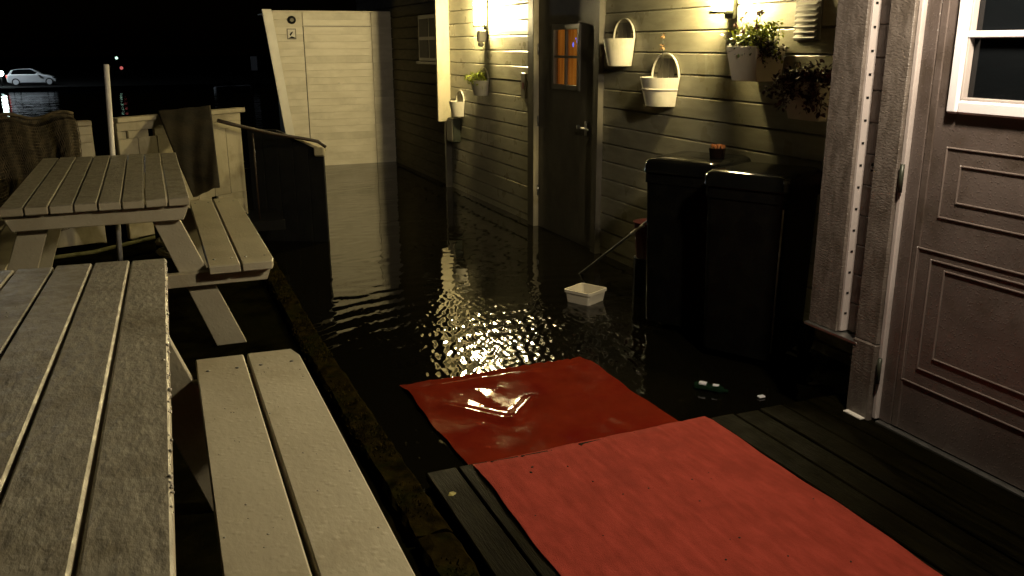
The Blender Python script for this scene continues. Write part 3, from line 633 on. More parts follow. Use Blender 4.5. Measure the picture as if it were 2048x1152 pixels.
# ================================================================ WHEELIE BINS
def wheelie(loc, rz, label):
    t = thing('wheelie_bin', label, 'bin', loc, rz, group='black wheelie bins against the house wall')
    # local: x = depth away from the front (front face at x=0), y = width
    Wd, Dp = 0.47, 0.50; H = 1.0
    bm = bmesh.new(); n = 6
    def ringv(w, d, z, rad, x0):
        out = []
        for (cx, cy, a0) in ((x0+rad, -w/2+rad, math.pi), (x0+d-rad, -w/2+rad, 1.5*math.pi), (x0+d-rad, w/2-rad, 0), (x0+rad, w/2-rad, 0.5*math.pi)):
            for k in range(n+1): a = a0+0.5*math.pi*k/n; out.append(bm.verts.new((cx+rad*math.cos(a), cy+rad*math.sin(a), z)))
        return out
    rs = [ringv(Wd*0.89, Dp*0.88, 0.05, 0.04, 0.03), ringv(Wd*0.96, Dp*0.96, H-0.10, 0.045, 0.008), ringv(Wd*0.965, Dp*0.965, H-0.098, 0.045, 0.006), ringv(Wd*1.0, Dp, H-0.095, 0.05, 0.0), ringv(Wd*1.0, Dp, H-0.03, 0.05, 0.0)]
    for a, b in zip(rs, rs[1:]):
        for k in range(len(a)): bm.faces.new((a[k], a[(k+1) % len(a)], b[(k+1) % len(a)], b[k]))
    bm.faces.new(rs[0][::-1]); bm.faces.new(rs[-1]); bmesh.ops.recalc_face_normals(bm, faces=bm.faces)
    o = link_mesh('body', bm, M_black, t, smooth=True); m_ = o.modifiers.new('e', 'EDGE_SPLIT'); m_.split_angle = R(40)
    bm = bmesh.new()
    rs = [ringv(Wd+0.02, Dp+0.02, H-0.034, 0.055, -0.012), ringv(Wd+0.018, Dp+0.02, H-0.028, 0.06, -0.011), ringv(Wd+0.018, Dp+0.02, H+0.008, 0.06, -0.011), ringv(Wd+0.004, Dp+0.006, H+0.030, 0.058, -0.004), ringv(Wd-0.04, Dp-0.04, H+0.046, 0.05, 0.018), ringv(Wd-0.16, Dp-0.16, H+0.052, 0.04, 0.08)]
    for a, b in zip(rs, rs[1:]):
        for k in range(len(a)): bm.faces.new((a[k], a[(k+1) % len(a)], b[(k+1) % len(a)], b[k]))
    bm.faces.new(rs[0][::-1]); bm.faces.new(rs[-1]); bmesh.ops.recalc_face_normals(bm, faces=bm.faces); link_mesh('lid', bm, M_lid, t, smooth=True)
    tube('edge_glint', [(0.030, -Wd*0.89/2+0.010, 0.10), (0.012, -Wd*0.96/2+0.011, H-0.12)], 0.0045, M_edgeglint, t, 6)  # pale strip paints a highlight down the bin's black corner
    tube('handle', [(Dp+0.03, -0.16, H), (Dp+0.045, -0.16, H+0.0), (Dp+0.045, 0.16, H), (Dp+0.03, 0.16, H)], 0.014, M_black, t)
    for s in (-1, 1):
        bm = bmesh.new(); add_tube(bm, [(Dp-0.06, s*0.215, 0.09), (Dp-0.06, s*0.255, 0.09)], 0.09, 20); link_mesh('wheel', bm, M_rubber, t)
    return t
# width axis direction (.48,-.88) -> rotate so local -y points there; local x points to (.88,.48)
rzb = math.atan2(0.48, 0.88)
wheelie((2.825, 3.700, 0.0), rzb, 'nearer black wheelie bin with pale edge glint beside brown corner')
wheelie((2.795, 4.270, 0.0), rzb+0.02, 'farther black wheelie bin with small dark pot on its lid')
pot = thing('lantern_pot', 'small dark glass pot with orange flame coloured top on bin lid', 'pot', (3.06, 4.28, 1.053))
bm = bmesh.new(); add_tube(bm, [(0, 0, 0), (0, 0, 0.055)], [0.042, 0.05], 18); link_mesh('glass_pot', bm, mat('dark brown glass', (0.006, 0.003, 0.002), None, 5, 0.15), pot, smooth=False)
bm = bmesh.new()
for i in range(24): leaf(bm, Vector((random.uniform(-.03, .03), random.uniform(-.03, .03), 0.053)), Vector((random.uniform(-.4, .4), random.uniform(-.4, .4), 1)), 0.028)
link_mesh('dried_flowers', bm, M_orange, pot)

# pole and red bucket between bins and wall
bp = thing('boat_hook', 'long thin grey pole leaning from the water behind the far bin', 'pole', (2.93, 5.85, -0.05))
tube('shaft', [(0, 0, 0), (0.12, -1.02, 0.70), (0.26, -1.60, 1.06)], 0.010, M_metal, bp)
tube('joint', [(0.083, -0.70, 0.48), (0.10, -0.83, 0.567)], 0.0145, M_whitetrim, bp)
tube('hook', [(0, 0, 0), (-0.02, 0.04, -0.04), (-0.05, 0.03, -0.02)], 0.008, M_metal, bp)
rb = thing('red_bucket', 'dark red plastic bucket mostly hidden behind the far bin', 'bucket', (3.115, 5.09, 0.02))
bm = bmesh.new(); add_tube(bm, [(0, 0, 0.25), (0, 0, 0.50)], [0.085, 0.11], 22); link_mesh('body', bm, M_redplastic, rb)
bm = bmesh.new(); add_tube(bm, [(0, 0, -0.1), (0, 0, 0.249)], 0.10, 16); link_mesh('stand', bm, M_blackmat, rb)

# white tub floating
def tub(loc, rz):
    t = thing('plastic_tub', 'square white plastic tub floating on flood water', 'tub', loc, rz)
    bm = bmesh.new()
    def rg(h, z, rad=0.018):
        out = []
        for (sx, sy, a0) in ((-1, -1, math.pi), (1, -1, 1.5*math.pi), (1, 1, 0), (-1, 1, 0.5*math.pi)):
            for k in range(5): a = a0+0.5*math.pi*k/4; out.append(bm.verts.new((sx*(h-rad)+rad*math.cos(a), sy*(h-rad)+rad*math.sin(a), z)))
        return out
    A = [rg(0.088, -0.03), rg(0.102, 0.068), rg(0.108, 0.068), rg(0.109, 0.088), rg(0.099, 0.088), rg(0.097, 0.07), rg(0.084, -0.022)]
    for a, b in zip(A, A[1:]):
        for k in range(20): bm.faces.new((a[k], a[(k+1) % 20], b[(k+1) % 20], b[k]))
    bm.faces.new(A[0][::-1]); bm.faces.new(A[-1]); bmesh.ops.recalc_face_normals(bm, faces=bm.faces); link_mesh('body', bm, M_tub, t)
tub((2.645, 5.115, 0.0), R(28))
# debris on the water by the bins
db = thing('crumpled_bottle', 'crumpled clear green plastic bottle on water in front of the bins', 'bottle', (2.50, 3.42, 0.012), R(-50))
bm = bmesh.new(); add_tube(bm, [(-0.09, 0, 0), (-0.05, 0.003, 0.004), (0.0, 0, 0), (0.04, 0, 0.002), (0.06, 0, 0), (0.08, 0, 0)], [0.022, 0.026, 0.020, 0.025, 0.012, 0.010], 10); link_mesh('body', bm, mat('green plastic', (0.006, 0.018, 0.009), None, 5, 0.1), db)
bm = bmesh.new(); add_box(bm, (-0.07, -0.016, 0.015), (-0.03, 0.012, 0.030), 0.004); add_box(bm, (0.0, -0.01, 0.015), (0.035, 0.014, 0.026), 0.004); link_mesh('label_scrap', bm, M_white, db)
o = box('paper_scrap', (2.655, 3.24, 0.002), (2.69, 3.265, 0.012), M_white, bev=0.003); tag(o, 'tiny white scrap on dark water right of the crumpled bottle', 'scrap')
db = thing('leaf_litter', 'single small yellow leaf on the dark planks left of carpet', 'leaf', (0.86, 2.66, 0.156))
bm = bmesh.new(); leaf(bm, Vector((-.015, 0, 0)), Vector((1, 0.3, 0.1)), 0.035); link_mesh('blade', bm, mat('yellow leaf', (0.28, 0.25, 0.05)), db)

# ================================================================ CARPETS
def carpet(name, c00, c10, c01, c11, nx, ny, zf, m, label, th=0.006, wob=0.004):
    # corners: near-left, near-right, far-left, far-right
    bm = bmesh.new(); V = []; B = []
    ph = [random.uniform(0, 6.28) for _ in range(8)]
    for j in range(ny+1):
        v = j/ny; ra = []; rb_ = []
        for i in range(nx+1):
            u = i/nx
            x = (c00[0]*(1-u)+c10[0]*u)*(1-v) + (c01[0]*(1-u)+c11[0]*u)*v
            y = (c00[1]*(1-u)+c10[1]*u)*(1-v) + (c01[1]*(1-u)+c11[1]*u)*v
            ex = wob*(math.sin(y*9+ph[0])+0.6*math.sin(y*23+ph[1])); ey = wob*(math.sin(x*11+ph[2])+0.6*math.sin(x*27+ph[3]))
            if u in (0, 1): x += ex
            if v in (0, 1): y += ey
            z = zf(x, y, u, v); ra.append(bm.verts.new((x, y, z+th))); rb_.append(bm.verts.new((x, y, z)))
        V.append(ra); B.append(rb_)
    for j in range(ny):
        for i in range(nx):
            bm.faces.new((V[j][i], V[j][i+1], V[j+1][i+1], V[j+1][i]))
    for i in range(nx): bm.faces.new((B[0][i], B[0][i+1], V[0][i+1], V[0][i])); bm.faces.new((V[ny][i], V[ny][i+1], B[ny][i+1], B[ny][i]))
    for j in range(ny): bm.faces.new((V[j][0], V[j+1][0], B[j+1][0], B[j][0])); bm.faces.new((B[j][nx], B[j+1][nx], V[j+1][nx], V[j][nx]))
    o = link_mesh(name, bm, m, smooth=True); mm = o.modifiers.new('e', 'EDGE_SPLIT'); mm.split_angle = R(50)
    return tag(o, label, 'carpet')
def z_dry(x, y, u, v):
    g = abs(((x-0.70) % pitch)/pitch - 0.5)*2            # sags a little over every plank gap
    return 0.1535 - 0.0022*max(0, g-0.75)*4 + 0.0012*math.sin(x*9+y*4) + (-0.010*max(0, (v-0.985)/0.015)) + 0.002*math.sin(y*7+x*3)
carpet('dry_carpet', (0.975, -1.2), (2.02, -1.2), (1.010, 2.870), (2.085, 2.895), 130, 320, z_dry, M_red, 'dry matt red carpet runner on the raised planks in the foreground', th=0.005, wob=0.003)
ripples = [(random.uniform(8, 60), random.uniform(0, 6.28), random.uniform(0, 6.28)) for _ in range(12)]
def z_wet(x, y, u, v):
    z = 0.0105
    for (k, a, p) in ripples: z += 0.016/k/1.6*math.sin(k*(x*math.cos(a)+y*math.sin(a))+p)*1.0
    # a pair of soft folds meeting in a V, as the wet cloth has buckled
    for (ax, ay, bx, by, h, w) in ((1.20, 3.73, 1.42, 3.46, 0.0085, 0.026), (1.42, 3.46, 1.60, 3.66, 0.008, 0.024), (1.25, 4.05, 1.75, 3.98, 0.010, 0.06)):
        L2 = (bx-ax)**2+(by-ay)**2; t_ = max(0, min(1, ((x-ax)*(bx-ax)+(y-ay)*(by-ay))/L2)); d2 = (x-ax-t_*(bx-ax))**2+(y-ay-t_*(by-ay))**2
        z += h*math.exp(-d2/(2*w*w))
    e = min(1, (1-v)/0.10); return z*(0.35+0.65*e) - 0.009*(1-e)
carpet('wet_carpet', (1.077, 2.90), (2.119, 2.90), (1.063, 4.121), (2.116, 4.145), 120, 140, z_wet, M_redwet, 'soaked glossy red carpet floating on the flood water beyond the dry one', th=0.004, wob=0.006)

bm = bmesh.new()
for i in range(46):
    x = random.uniform(1.05, 2.02); y = random.uniform(0.9, 2.8); r_ = abs(random.gauss(0, 0.0022))+0.0012
    bmesh.ops.create_icosphere(bm, subdivisions=1, radius=r_, matrix=Matrix.Translation((x, y, 0.1605)) @ Matrix.Rotation(random.uniform(0, 3), 4, 'Z') @ Matrix.Diagonal((1, random.uniform(0.5, 1.6), 0.6, 1)))
o = link_mesh('grit', bm, M_soil); tag(o, 'tiny dark specks of grit scattered on the dry red carpet', 'grit', kind='stuff')
# ================================================================ PICNIC TABLES
def chamf_plank(L_, W_, T, ch_far=0.0, side=1):
    bm = bmesh.new(); pts = [(0, -L_/2), (W_, -L_/2), (W_, L_/2), (0, L_/2)]
    if ch_far: pts = [(0, -L_/2), (W_-ch_far*0.2, -L_/2), (W_, -L_/2+ch_far), (W_, L_/2-ch_far), (W_-ch_far*0.22, L_/2), (0, L_/2)]
    if side < 0: pts = [(W_-x, y) for x, y in pts]
    prism(bm, pts, 0, T, 'z', 0.0035); return bm
def mk(bm, name, m):
    me = bpy.data.meshes.new(name); bmesh.ops.recalc_face_normals(bm, faces=bm.faces); bm.to_mesh(me); bm.free(); me.materials.append(m)
    if name == 'top_plank':
        me.materials.append(M_bench)
        for p in me.polygons: p.material_index = 0 if p.normal.z > 0.3 else 1
    return me
LT, LB, PW = 1.82, 1.896, 0.0952
ME_top = mk(chamf_plank(LT, PW-0.006, 0.035), 'top_plank', M_top)
ME_b1 = mk(chamf_plank(LB, 0.138, 0.038), 'bench_plank', M_bench)
ME_b2 = mk(chamf_plank(LB, 0.148, 0.038, 0.07, 1), 'bench_plank', M_bench)
ME_b2l = mk(chamf_plank(LB, 0.148, 0.038, 0.07, -1), 'bench_plank', M_bench)
def leg_bm():
    bm = bmesh.new(); prism(bm, [(0.185, 0.705), (0.30, 0.705), (0.575, 0.0), (0.436, 0.0)], -0.022, 0.022, 'y', 0.003); return bm
ME_leg = mk(leg_bm(), 'leg', M_bench)
bm = bmesh.new(); prism(bm, [(-0.375, 0.703), (0.375, 0.703), (0.345, 0.635), (-0.345, 0.635)], -0.022, 0.022, 'y', 0.003); ME_tb = mk(bm, 'crossbeam', M_bench)
bm = bmesh.new(); prism(bm, [(-0.715, 0.382), (0.715, 0.382), (0.690, 0.318), (-0.690, 0.318)], -0.022, 0.022, 'y', 0.003); ME_sb = mk(bm, 'bench_support', M_bench)
bm = bmesh.new(); bmesh.ops.create_icosphere(bm, subdivisions=2, radius=0.006, matrix=Matrix.Diagonal((1, 1, 0.35, 1))); ME_screw = mk(bm, 'screw', M_metal)
def picnic(loc, rot, label, top_mat=None):
    t = thing('picnic_table', label, 'picnic table', loc, group='cream picnic tables on the left deck')
    t.rotation_mode = 'YXZ'; t.rotation_euler = rot
    for i in range(8):
        place('top_plank', ME_top, t, (-4*PW+i*PW+0.003, random.uniform(-0.004, 0.004), 0.705+random.uniform(0, 0.0025)), (0, random.uniform(-0.004, 0.004), 0))
    for s in (-1, 1):
        if s > 0:
            place('bench_plank', ME_b1, t, (0.430, 0, 0.3835)); place('bench_plank', ME_b2, t, (0.578, 0, 0.3845))
        else:
            place('bench_plank', ME_b1, t, (-0.568, 0, 0.3835)); place('bench_plank', ME_b2l, t, (-0.726, 0, 0.3845))
        for e in (-1, 1):
            for x in (0.46, 0.54, 0.606, 0.694):
                place('screw', ME_screw, t, (s*x, e*(LB/2-0.135), 0.4235))
    for e in (-1, 1):
        y = e*(LB/2-0.136)
        for s in (0, 1):
            place('leg', ME_leg, t, (0, y, 0), (0, 0, math.pi*s))
        place('crossbeam', ME_tb, t, (0, y-e*-0.045, 0)); place('bench_support', ME_sb, t, (0, y+e*0.045, 0))
    return t
picnic((-0.237, 5.061, 0.302), (0.002, 0.0, -0.004), 'farther cream picnic table with grey planked top and white pole behind')
T1 = picnic((-0.395, 1.665, 0.425), (-0.047, 0.011, -0.017), 'nearest cream picnic table with wet grimy top, cut by the left edge')
# water drops scattered on the near bench
bm = bmesh.new()
for i in range(30):
    x = random.choice((random.uniform(0.436, 0.562), random.uniform(0.585, 0.72))); y = random.uniform(-0.3, 0.90); s = random.uniform(0.0012, 0.0032)
    bmesh.ops.create_icosphere(bm, subdivisions=1, radius=s, matrix=Matrix.Translation((x, y, 0.4225)) @ Matrix.Diagonal((1, 1, 0.5, 1)))
for i in range(60):
    x = random.uniform(-0.37, 0.375); y = random.uniform(-0.5, 0.87); s = random.uniform(0.0012, 0.003)
    bmesh.ops.create_icosphere(bm, subdivisions=1, radius=s, matrix=Matrix.Translation((x, y, 0.7415)) @ Matrix.Diagonal((1, 1, 0.5, 1)))
for i in range(230):
    s = abs(random.gauss(0, 0.0014))+0.0007; y = random.uniform(-0.75, 0.9)
    bmesh.ops.create_icosphere(bm, subdivisions=1, radius=s, matrix=Matrix.Translation((4*PW-0.004+random.gauss(0, 0.0012), y, 0.740-abs(random.gauss(0, 0.006)))))
M_drop = mat('water drop', (0.55, 0.52, 0.42), None, 5, 0.12, coat=1)  # cream colour stands in for the bright glints of the drops
o = link_mesh('water_drops', bm, M_drop, T1, smooth=True); tag(o, kind='stuff')
# slim pole
pl_ = thing('pole', 'slim white pole standing upright behind the farther picnic table', 'pole', (-0.262, 6.08, 0.30))
tube('shaft', [(0, 0, 0), (0.065, -0.05, 1.29)], 0.0165, M_whitetrim, pl_, 10)
tube('foot', [(0, 0, 0.0), (0, 0, 0.03)], [0.05, 0.045], M_darkmetal, pl_, 14)

# ================================================================ FENCE / BULWARK
def fence(A, B, z0, z1, label, holes_top, holes_bot, cap=0.0):
    A = Vector((*A, 0)); B = Vector((*B, 0)); d = B-A; L_ = d.length; ang = math.atan2(d.y, d.x)
    t = thing('bulwark', label, 'fence', (A.x, A.y, 0), ang, group='cream bulwark panels behind the tables')
    n = max(1, round(L_/0.16)); w = L_/n
    zt, zb = z1-0.155, z0+0.20
    for i in range(n):
        x0 = i*w+0.0015; x1 = (i+1)*w-0.0015
        box('plank', (x0, 0, zb), (x1, 0.022, zt), M_fence, t, bev=0.0025)
    # rows with square openings at top and bottom
    def row(za, zc, holes):
        xs_ = [0]+[h for hh in holes for h in hh]+[L_]
        for a, b in zip(xs_[0::2], xs_[1::2]):
            if b-a > 0.005: box('rail_block', (a, 0, za), (b, 0.022, zc), M_fence, t, bev=0.002)
    row(zt+0.001, zt+0.055, holes_top); row(zb-0.056, zb-0.001, holes_bot)
    box('rail', (0, -0.004, zt+0.056), (L_, 0.024, z1-0.036), M_fence, t); box('rail', (0, 0, z0), (L_, 0.022, zb-0.057), M_fence, t)
    box('cap_rail', (-0.01, -0.035, z1-0.035), (L_+cap, 0.055, z1), M_fence, t, bev=0.004)
    for x in (0.03, L_-0.05): box('post', (x, 0.0245, z0-0.02), (x+0.06, 0.08, z1-0.036), M_fence, t)
    return t, ang
fence((-0.21, 6.96), (0.715, 7.66), 0.31, 1.20, 'right cream bulwark panel with dark sheet thrown over it', [(0.035, 0.09), (0.26, 0.315), (0.60, 0.655)], [(0.60, 0.66), (0.79, 0.855)], cap=0.03)
fence((-3.2, 6.15), (-0.375, 6.94), 0.31, 1.19, 'left cream bulwark panel mostly covered by fishing net', [(2.2, 2.26), (2.68, 2.74)], [(2.2, 2.26), (2.68, 2.74)])
# small dark floats behind the table's far edge
for (x, y, lb) in ((-0.02, 6.55, 'left of two round black floats peeping over the far tabletop edge'), (0.16, 6.66, 'right of two round black floats peeping over the far tabletop edge')):
    fl = thing('float', lb, 'float', (x, y, 0.30), group='round black floats')
    bm = bmesh.new(); add_sphere(bm, (0, 0, 0.62), 0.052, sub=3); link_mesh('ball', bm, M_rubber, fl, smooth=True)
    tube('stalk', [(0, 0, 0), (0, 0, 0.60)], 0.016, M_blackmat, fl)
# dark sheet hanging from the cap rail and running down to the bench
def sheet(name, fn, nu, nv, m, label, cat, th=0.004):
    bm = bmesh.new(); V = [[bm.verts.new(fn(i/nu, j/nv)) for i in range(nu+1)] for j in range(nv+1)]
    for j in range(nv):
        for i in range(nu): bm.faces.new((V[j][i], V[j][i+1], V[j+1][i+1], V[j+1][i]))
    o = link_mesh(name, bm, m, smooth=True); sm = o.modifiers.new('s', 'SOLIDIFY'); sm.thickness = th
    return tag(o, label, cat)
def tarp_fn(u, v):
    tl, tr = Vector((0.075, 7.14, 1.225)), Vector((0.475, 7.42, 1.235)); bl, br2 = Vector((0.225, 6.06, 0.735)), Vector((0.405, 6.16, 0.78))
    a = tl.lerp(tr, u); b = bl.lerp(br2, u); p = a.lerp(b, v)
    p.z += -0.05*math.sin(math.pi*v)*0.3 + 0.004*math.sin(u*7+v*3)*v + 0.0025*math.sin(u*15+v*9)
    p.y += 0.006*math.sin(u*5)*v
    if v < 0.06: p.y += 0.03*(0.06-v)/0.06
    return p
sheet('tarpaulin', tarp_fn, 30, 50, M_tarp, 'dark brown tarpaulin stretched from bulwark cap down to the picnic bench', 'tarpaulin')
# fishing net draped over left bulwark: folded sheet of cords
net = thing('fishing_net', 'brown fishing net hung in loose folds over the left bulwark', 'net', (0, 0, 0))
def net_fn(u, v):
    a = Vector((-2.9, 6.19, 0)).lerp(Vector((-0.47, 6.84, 0)), u)
    fold = 0.035*math.sin(u*60)+0.02*math.sin(u*131+1)
    out = 0.06 + 0.25*v + fold*(0.3+v)
    z = 1.235 + 0.02*math.sin(u*47) - v*(0.60+0.12*math.sin(u*9))
    if v < 0.04: out = 0.0
    return Vector((a.x + out*0.26 + 0.03*math.sin(v*8+u*20)*v, a.y - out, z))
bm = bmesh.new(); nu, nv = 260, 34
for i in range(0, nu+1):
    pts_ = [net_fn(min(1, i/nu + 0.0016*math.sin(j*1.9+i)), j/nv) for j in range(nv+1)]; add_tube(bm, pts_, 0.0027, 3, False)
for j in range(0, nv+1):
    pts_ = [net_fn(i/130, j/nv) for i in range(131)]; add_tube(bm, pts_, 0.0022, 3, False)
o = link_mesh('mesh_cords', bm, M_net, net); tag(o, kind='stuff')
def net_in(u, v): p = net_fn(u, v*0.98); return Vector((p.x-0.01, p.y+0.03, p.z-0.006))
bm = bmesh.new(); V = [[bm.verts.new(net_in(i/160, j/24)) for i in range(161)] for j in range(25)]
for j in range(24):
    for i in range(160): bm.faces.new((V[j][i], V[j][i+1], V[j+1][i+1], V[j+1][i]))
link_mesh('inner_folds', bm, mat('matted net', (0.022, 0.018, 0.008), (0.07, 0.056, 0.026), 14, 0.9, 0.8, 50, (2, 2, 0.4)), net, smooth=True)
tube('float_line', [net_fn(i/60, 0.0)+Vector((0, -0.01, 0.012)) for i in range(61)], 0.010, M_net, net, 6)

# rope on the ground behind far table, junk between table and bench
rp_ = thing('rope', 'greenish mooring rope lying across ground behind the farther table', 'rope', (0, 0, 0.312))
tube('strand', [(-1.4, 6.5, 0.0), (-0.9, 6.42, 0.01), (-0.45, 6.6, 0.0), (-0.05, 6.9, 0.01), (0.3, 7.1, 0.0)], 0.014, mat('green rope', (0.10, 0.10, 0.03), (0.16, 0.15, 0.05), 40, 0.8, 0.8, 120), rp_)
rc = thing('rope_coil', 'tangled pale rope heap on the ground beside the far bench', 'rope', (0.13, 6.30, 0.30))
pts_ = []
for i in range(160):
    a = i*0.45; rad_ = 0.13+0.035*math.sin(i*0.37); pts_.append((rad_*math.cos(a), rad_*math.sin(a), 0.015+i*0.0010+0.008*math.sin(i*1.3)))
tube('coil', pts_, 0.010, mat('pale rope', (0.30, 0.27, 0.16), (0.4, 0.36, 0.22), 40, 0.8, 0.8, 120), rc, 6)

# ================================================================ DARK GANGWAY SIDE between bulwark and water
gw = thing('gangway_side', 'black timber gangway side with sloping top beside the shed', 'gangway', (0, 0, 0))
GA = Vector((0.80, 8.02, 0)); GB = Vector((1.395, 7.70, 0)); gd = GB-GA; gang = math.atan2(gd.y, gd.x); gl = gd.length
gm = Matrix.Translation(GA) @ Matrix.Rotation(gang, 4, 'Z'); nb = 5
for i in range(nb):
    x0 = gl*i/nb+0.002; x1 = gl*(i+1)/nb-0.002
    def zt(x): u = x/gl; return 0.80 + 0.19*min(1, max(0, (1.0-u))/0.62)
    bm = bmesh.new(); prism(bm, [(x0, -0.25), (x1, -0.25), (x1, zt(x1)), (x0, zt(x0))], -0.02, 0.02, 'y', 0.003); bmesh.ops.transform(bm, matrix=gm, verts=bm.verts)
    link_mesh('plank', bm, M_blackmat, gw)
bm = bmesh.new(); prism(bm, [(gl*0.62, zt(gl*0.62)+0.002), (gl+0.01, 0.800), (gl+0.01, 0.83), (gl*0.60, zt(gl*0.62)+0.022)], -0.045, 0.035, 'y', 0.003); bmesh.ops.transform(bm, matrix=gm, verts=bm.verts); link_mesh('cap', bm, M_fence, gw)
bm = bmesh.new(); add_box(bm, (gl-0.075, -0.06, 0.765), (gl+0.02, -0.022, 0.845), 0.012); bmesh.ops.transform(bm, matrix=gm, verts=bm.verts); link_mesh('corner_block', bm, M_fence, gw)
hr = thing('handrail', 'brown wooden handrail from the cream bulwark down to the gangway corner', 'handrail', (0, 0, 0))
bm = bmesh.new(); add_tube(bm, [(0.515, 7.36, 1.125), (0.68, 7.44, 1.07), (0.95, 7.60, 0.985), (1.22, 7.66, 0.925), (1.34, 7.66, 0.895), (1.405, 7.64, 0.845)], [0.016, 0.015, 0.014, 0.014, 0.015, 0.014], 10); link_mesh('rail', bm, M_wood, hr, smooth=True)
for (x, y) in ((0.79, 7.52),): tube('baluster', [(x, y, 0.26), (x, y, 1.0)], 0.006, M_wood, hr)
gs = box('gangway_deck', (0.655, 7.40, 0.20), (0.98, 7.95, 0.285), M_blackmat, gw)

# ================================================================ FAR SHORE: car, lights
def P_at(px, py, Y):    # point seen at a photo pixel, at distance Y (used once for the far shore layout)
    d = rr*((px-1024)/foc) - uu*((py-576)/foc) + f; t_ = Y/d.y; return Vector((d.x*t_, Y, 1.7+d.z*t_))
cx0 = P_at(14, 150, 72).x; cx1 = P_at(113, 150, 72).x
car = thing('parked_car', 'silver white hatchback parked on the dark far quay', 'car', ((cx0+cx1)/2, 72, -1.0))
CL = (cx1-cx0); s_ = CL/4.0
def cp(pts): return [(x*s_, z*s_) for x, z in pts]
bm = bmesh.new(); prism(bm, cp([(-1.98, 0.32), (-2.0, 0.62), (-1.93, 0.98), (-1.55, 1.02), (0.75, 0.99), (1.25, 0.90), (1.75, 0.74), (1.97, 0.55), (1.98, 0.30), (1.70, 0.22), (-1.7, 0.22)]), -0.82*s_, 0.82*s_, 'y', 0.05)
link_mesh('body', bm, M_car, car)
bm = bmesh.new(); prism(bm, cp([(-1.72, 1.0), (-1.45, 1.38), (-0.9, 1.46), (0.05, 1.45), (0.80, 0.98)]), -0.70*s_, 0.70*s_, 'y', 0.03); link_mesh('cabin_glass', bm, M_darkglass, car)
bm = bmesh.new(); prism(bm, cp([(-1.42, 1.40), (-0.9, 1.475), (0.03, 1.465), (0.03, 1.445), (-0.9, 1.455), (-1.42, 1.38)]), -0.72*s_, 0.72*s_, 'y', 0.004); prism(bm, cp([(-1.86, 0.98), (-1.56, 1.36), (-1.40, 1.38), (-1.62, 0.98)]), -0.73*s_, 0.73*s_, 'y', 0.01); prism(bm, cp([(0.03, 1.46), (0.86, 0.98), (0.78, 0.98), (-0.02, 1.45)]), -0.73*s_, 0.73*s_, 'y', 0.004)
link_mesh('roof', bm, M_car, car)
for x in (-1.28, 1.42):
    for sy in (-1, 1):
        bm = bmesh.new(); add_tube(bm, [(x*s_, sy*0.70*s_, 0.33*s_), (x*s_, sy*0.86*s_, 0.33*s_)], 0.33*s_, 24); wl = link_mesh('wheel', bm, M_rubber, car)
        bm = bmesh.new(); add_tube(bm, [(x*s_, sy*0.861*s_, 0.33*s_), (x*s_, sy*0.88*s_, 0.33*s_)], 0.235*s_, 20); link_mesh('rim', bm, M_car, wl)
bm = bmesh.new(); add_box(bm, (-2.03*s_, -0.80*s_, 0.70*s_), (-1.80*s_, -0.55*s_, 0.95*s_), 0.03); link_mesh('tail_light', bm, emis('red tail light', (1, 0.08, 0.05), 0.8), car)
bm = bmesh.new(); add_box(bm, (1.60*s_, -0.80*s_, 0.60*s_), (1.95*s_, -0.55*s_, 0.76*s_), 0.03); link_mesh('headlight', bm, M_darkglass, car)
bm = bmesh.new(); add_box(bm, (0.42*s_, -0.95*s_, 0.98*s_), (0.62*s_, -0.83*s_, 1.12*s_), 0.03); link_mesh('mirror', bm, M_car, car)
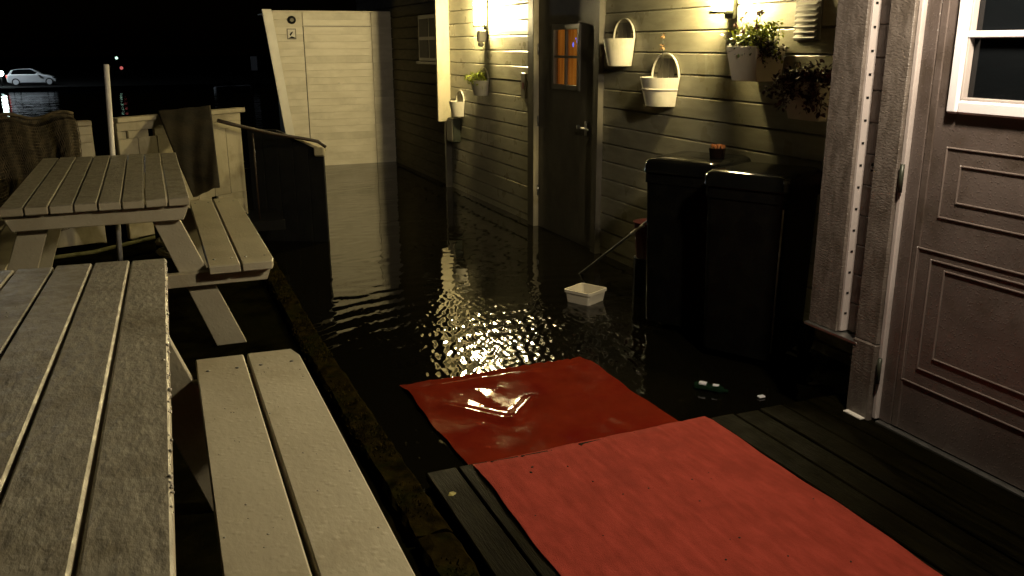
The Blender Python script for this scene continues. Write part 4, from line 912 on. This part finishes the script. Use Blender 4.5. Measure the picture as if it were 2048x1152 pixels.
# street lamp that lights the car (beyond the left edge of the frame)
sl = thing('street_lamp', 'tall quay street lamp shining white on the parked car', 'street lamp', (cx0-3.2, 69.9, -1.0))
tube('post', [(0, 0, 0), (0, 0, 5.2)], [0.09, 0.05], M_metal, sl); tube('arm', [(0, 0, 5.2), (0.6, 0, 5.4)], 0.04, M_metal, sl)
box('lamp_head', (0.5, -0.15, 5.32), (1.1, 0.15, 5.38), emis('cold white street light', (0.85, 0.95, 1.0), 1100), sl)
def far_lamp(px, py, Y, rad_, colr, st, lb, name='quay_light'):
    p = P_at(px, py, Y); t = thing(name, lb, 'light', (p.x, Y, -1.0))
    bm = bmesh.new(); add_sphere(bm, (0, 0, p.z+1.0), rad_); link_mesh('bulb', bm, emis(lb[:20], colr, st), t)
    if p.z > -0.9: tube('post', [(0, 0.0, 0), (0, 0.0, p.z+1.0-rad_*1.02)], 0.04, M_blackmat, t)
far_lamp(1, 147, 71.6, 0.20, (0.75, 1.0, 0.95), 30, 'low bright white quay light cut by the left edge of the photo')
far_lamp(233, 116, 110, 0.16, (0.6, 1.0, 0.75), 1.6, 'tiny greenish white light across the harbour')
far_lamp(243, 136, 100, 0.17, (1.0, 0.22, 0.20), 0.5, 'tiny red light across the harbour beside the white pole')
p = P_at(460, 143, 90); bt = thing('moored_boat', 'dim pale small boat moored across the harbour', 'boat', (p.x, 62, -1.5), R(4))
bm = bmesh.new(); prism(bm, [(-1.0, 0.1), (1.0, 0.05), (1.35, 0.62), (-1.05, 0.55)], -0.45, 0.45, 'y', 0.08); link_mesh('hull', bm, mat('pale hull', (0.3, 0.32, 0.35), None, 3, 0.4), bt)
bt.location.x = P_at(458, 143, 62).x
box('cabin', (-0.5, -0.3, 0.62), (0.1, 0.3, 0.85), M_darkglass, bt, bev=0.04)
p = P_at(508, 127, 68); ks = thing('quay_board', 'faint grey board standing on the far quay left of the shed', 'board', (p.x, 68, -1.0))
box('panel', (-0.22, -0.03, 0.9), (0.22, 0.03, 1.9), mat('grey board', (0.25, 0.26, 0.28)), ks); box('leg', (-0.04, -0.02, 0), (0.04, 0.02, 0.898), M_blackmat, ks)
sl2 = thing('street_lamp', 'distant dim quay lamp beyond the grey board', 'street lamp', (p.x+3.0, 64.8, -1.0))
tube('post', [(0, 0, 0), (0, 0, 3.2)], 0.05, M_metal, sl2); box('lamp_head', (-0.25, -0.1, 3.2), (0.05, 0.1, 3.25), emis('dim white lamp', (0.85, 0.92, 1.0), 60), sl2)
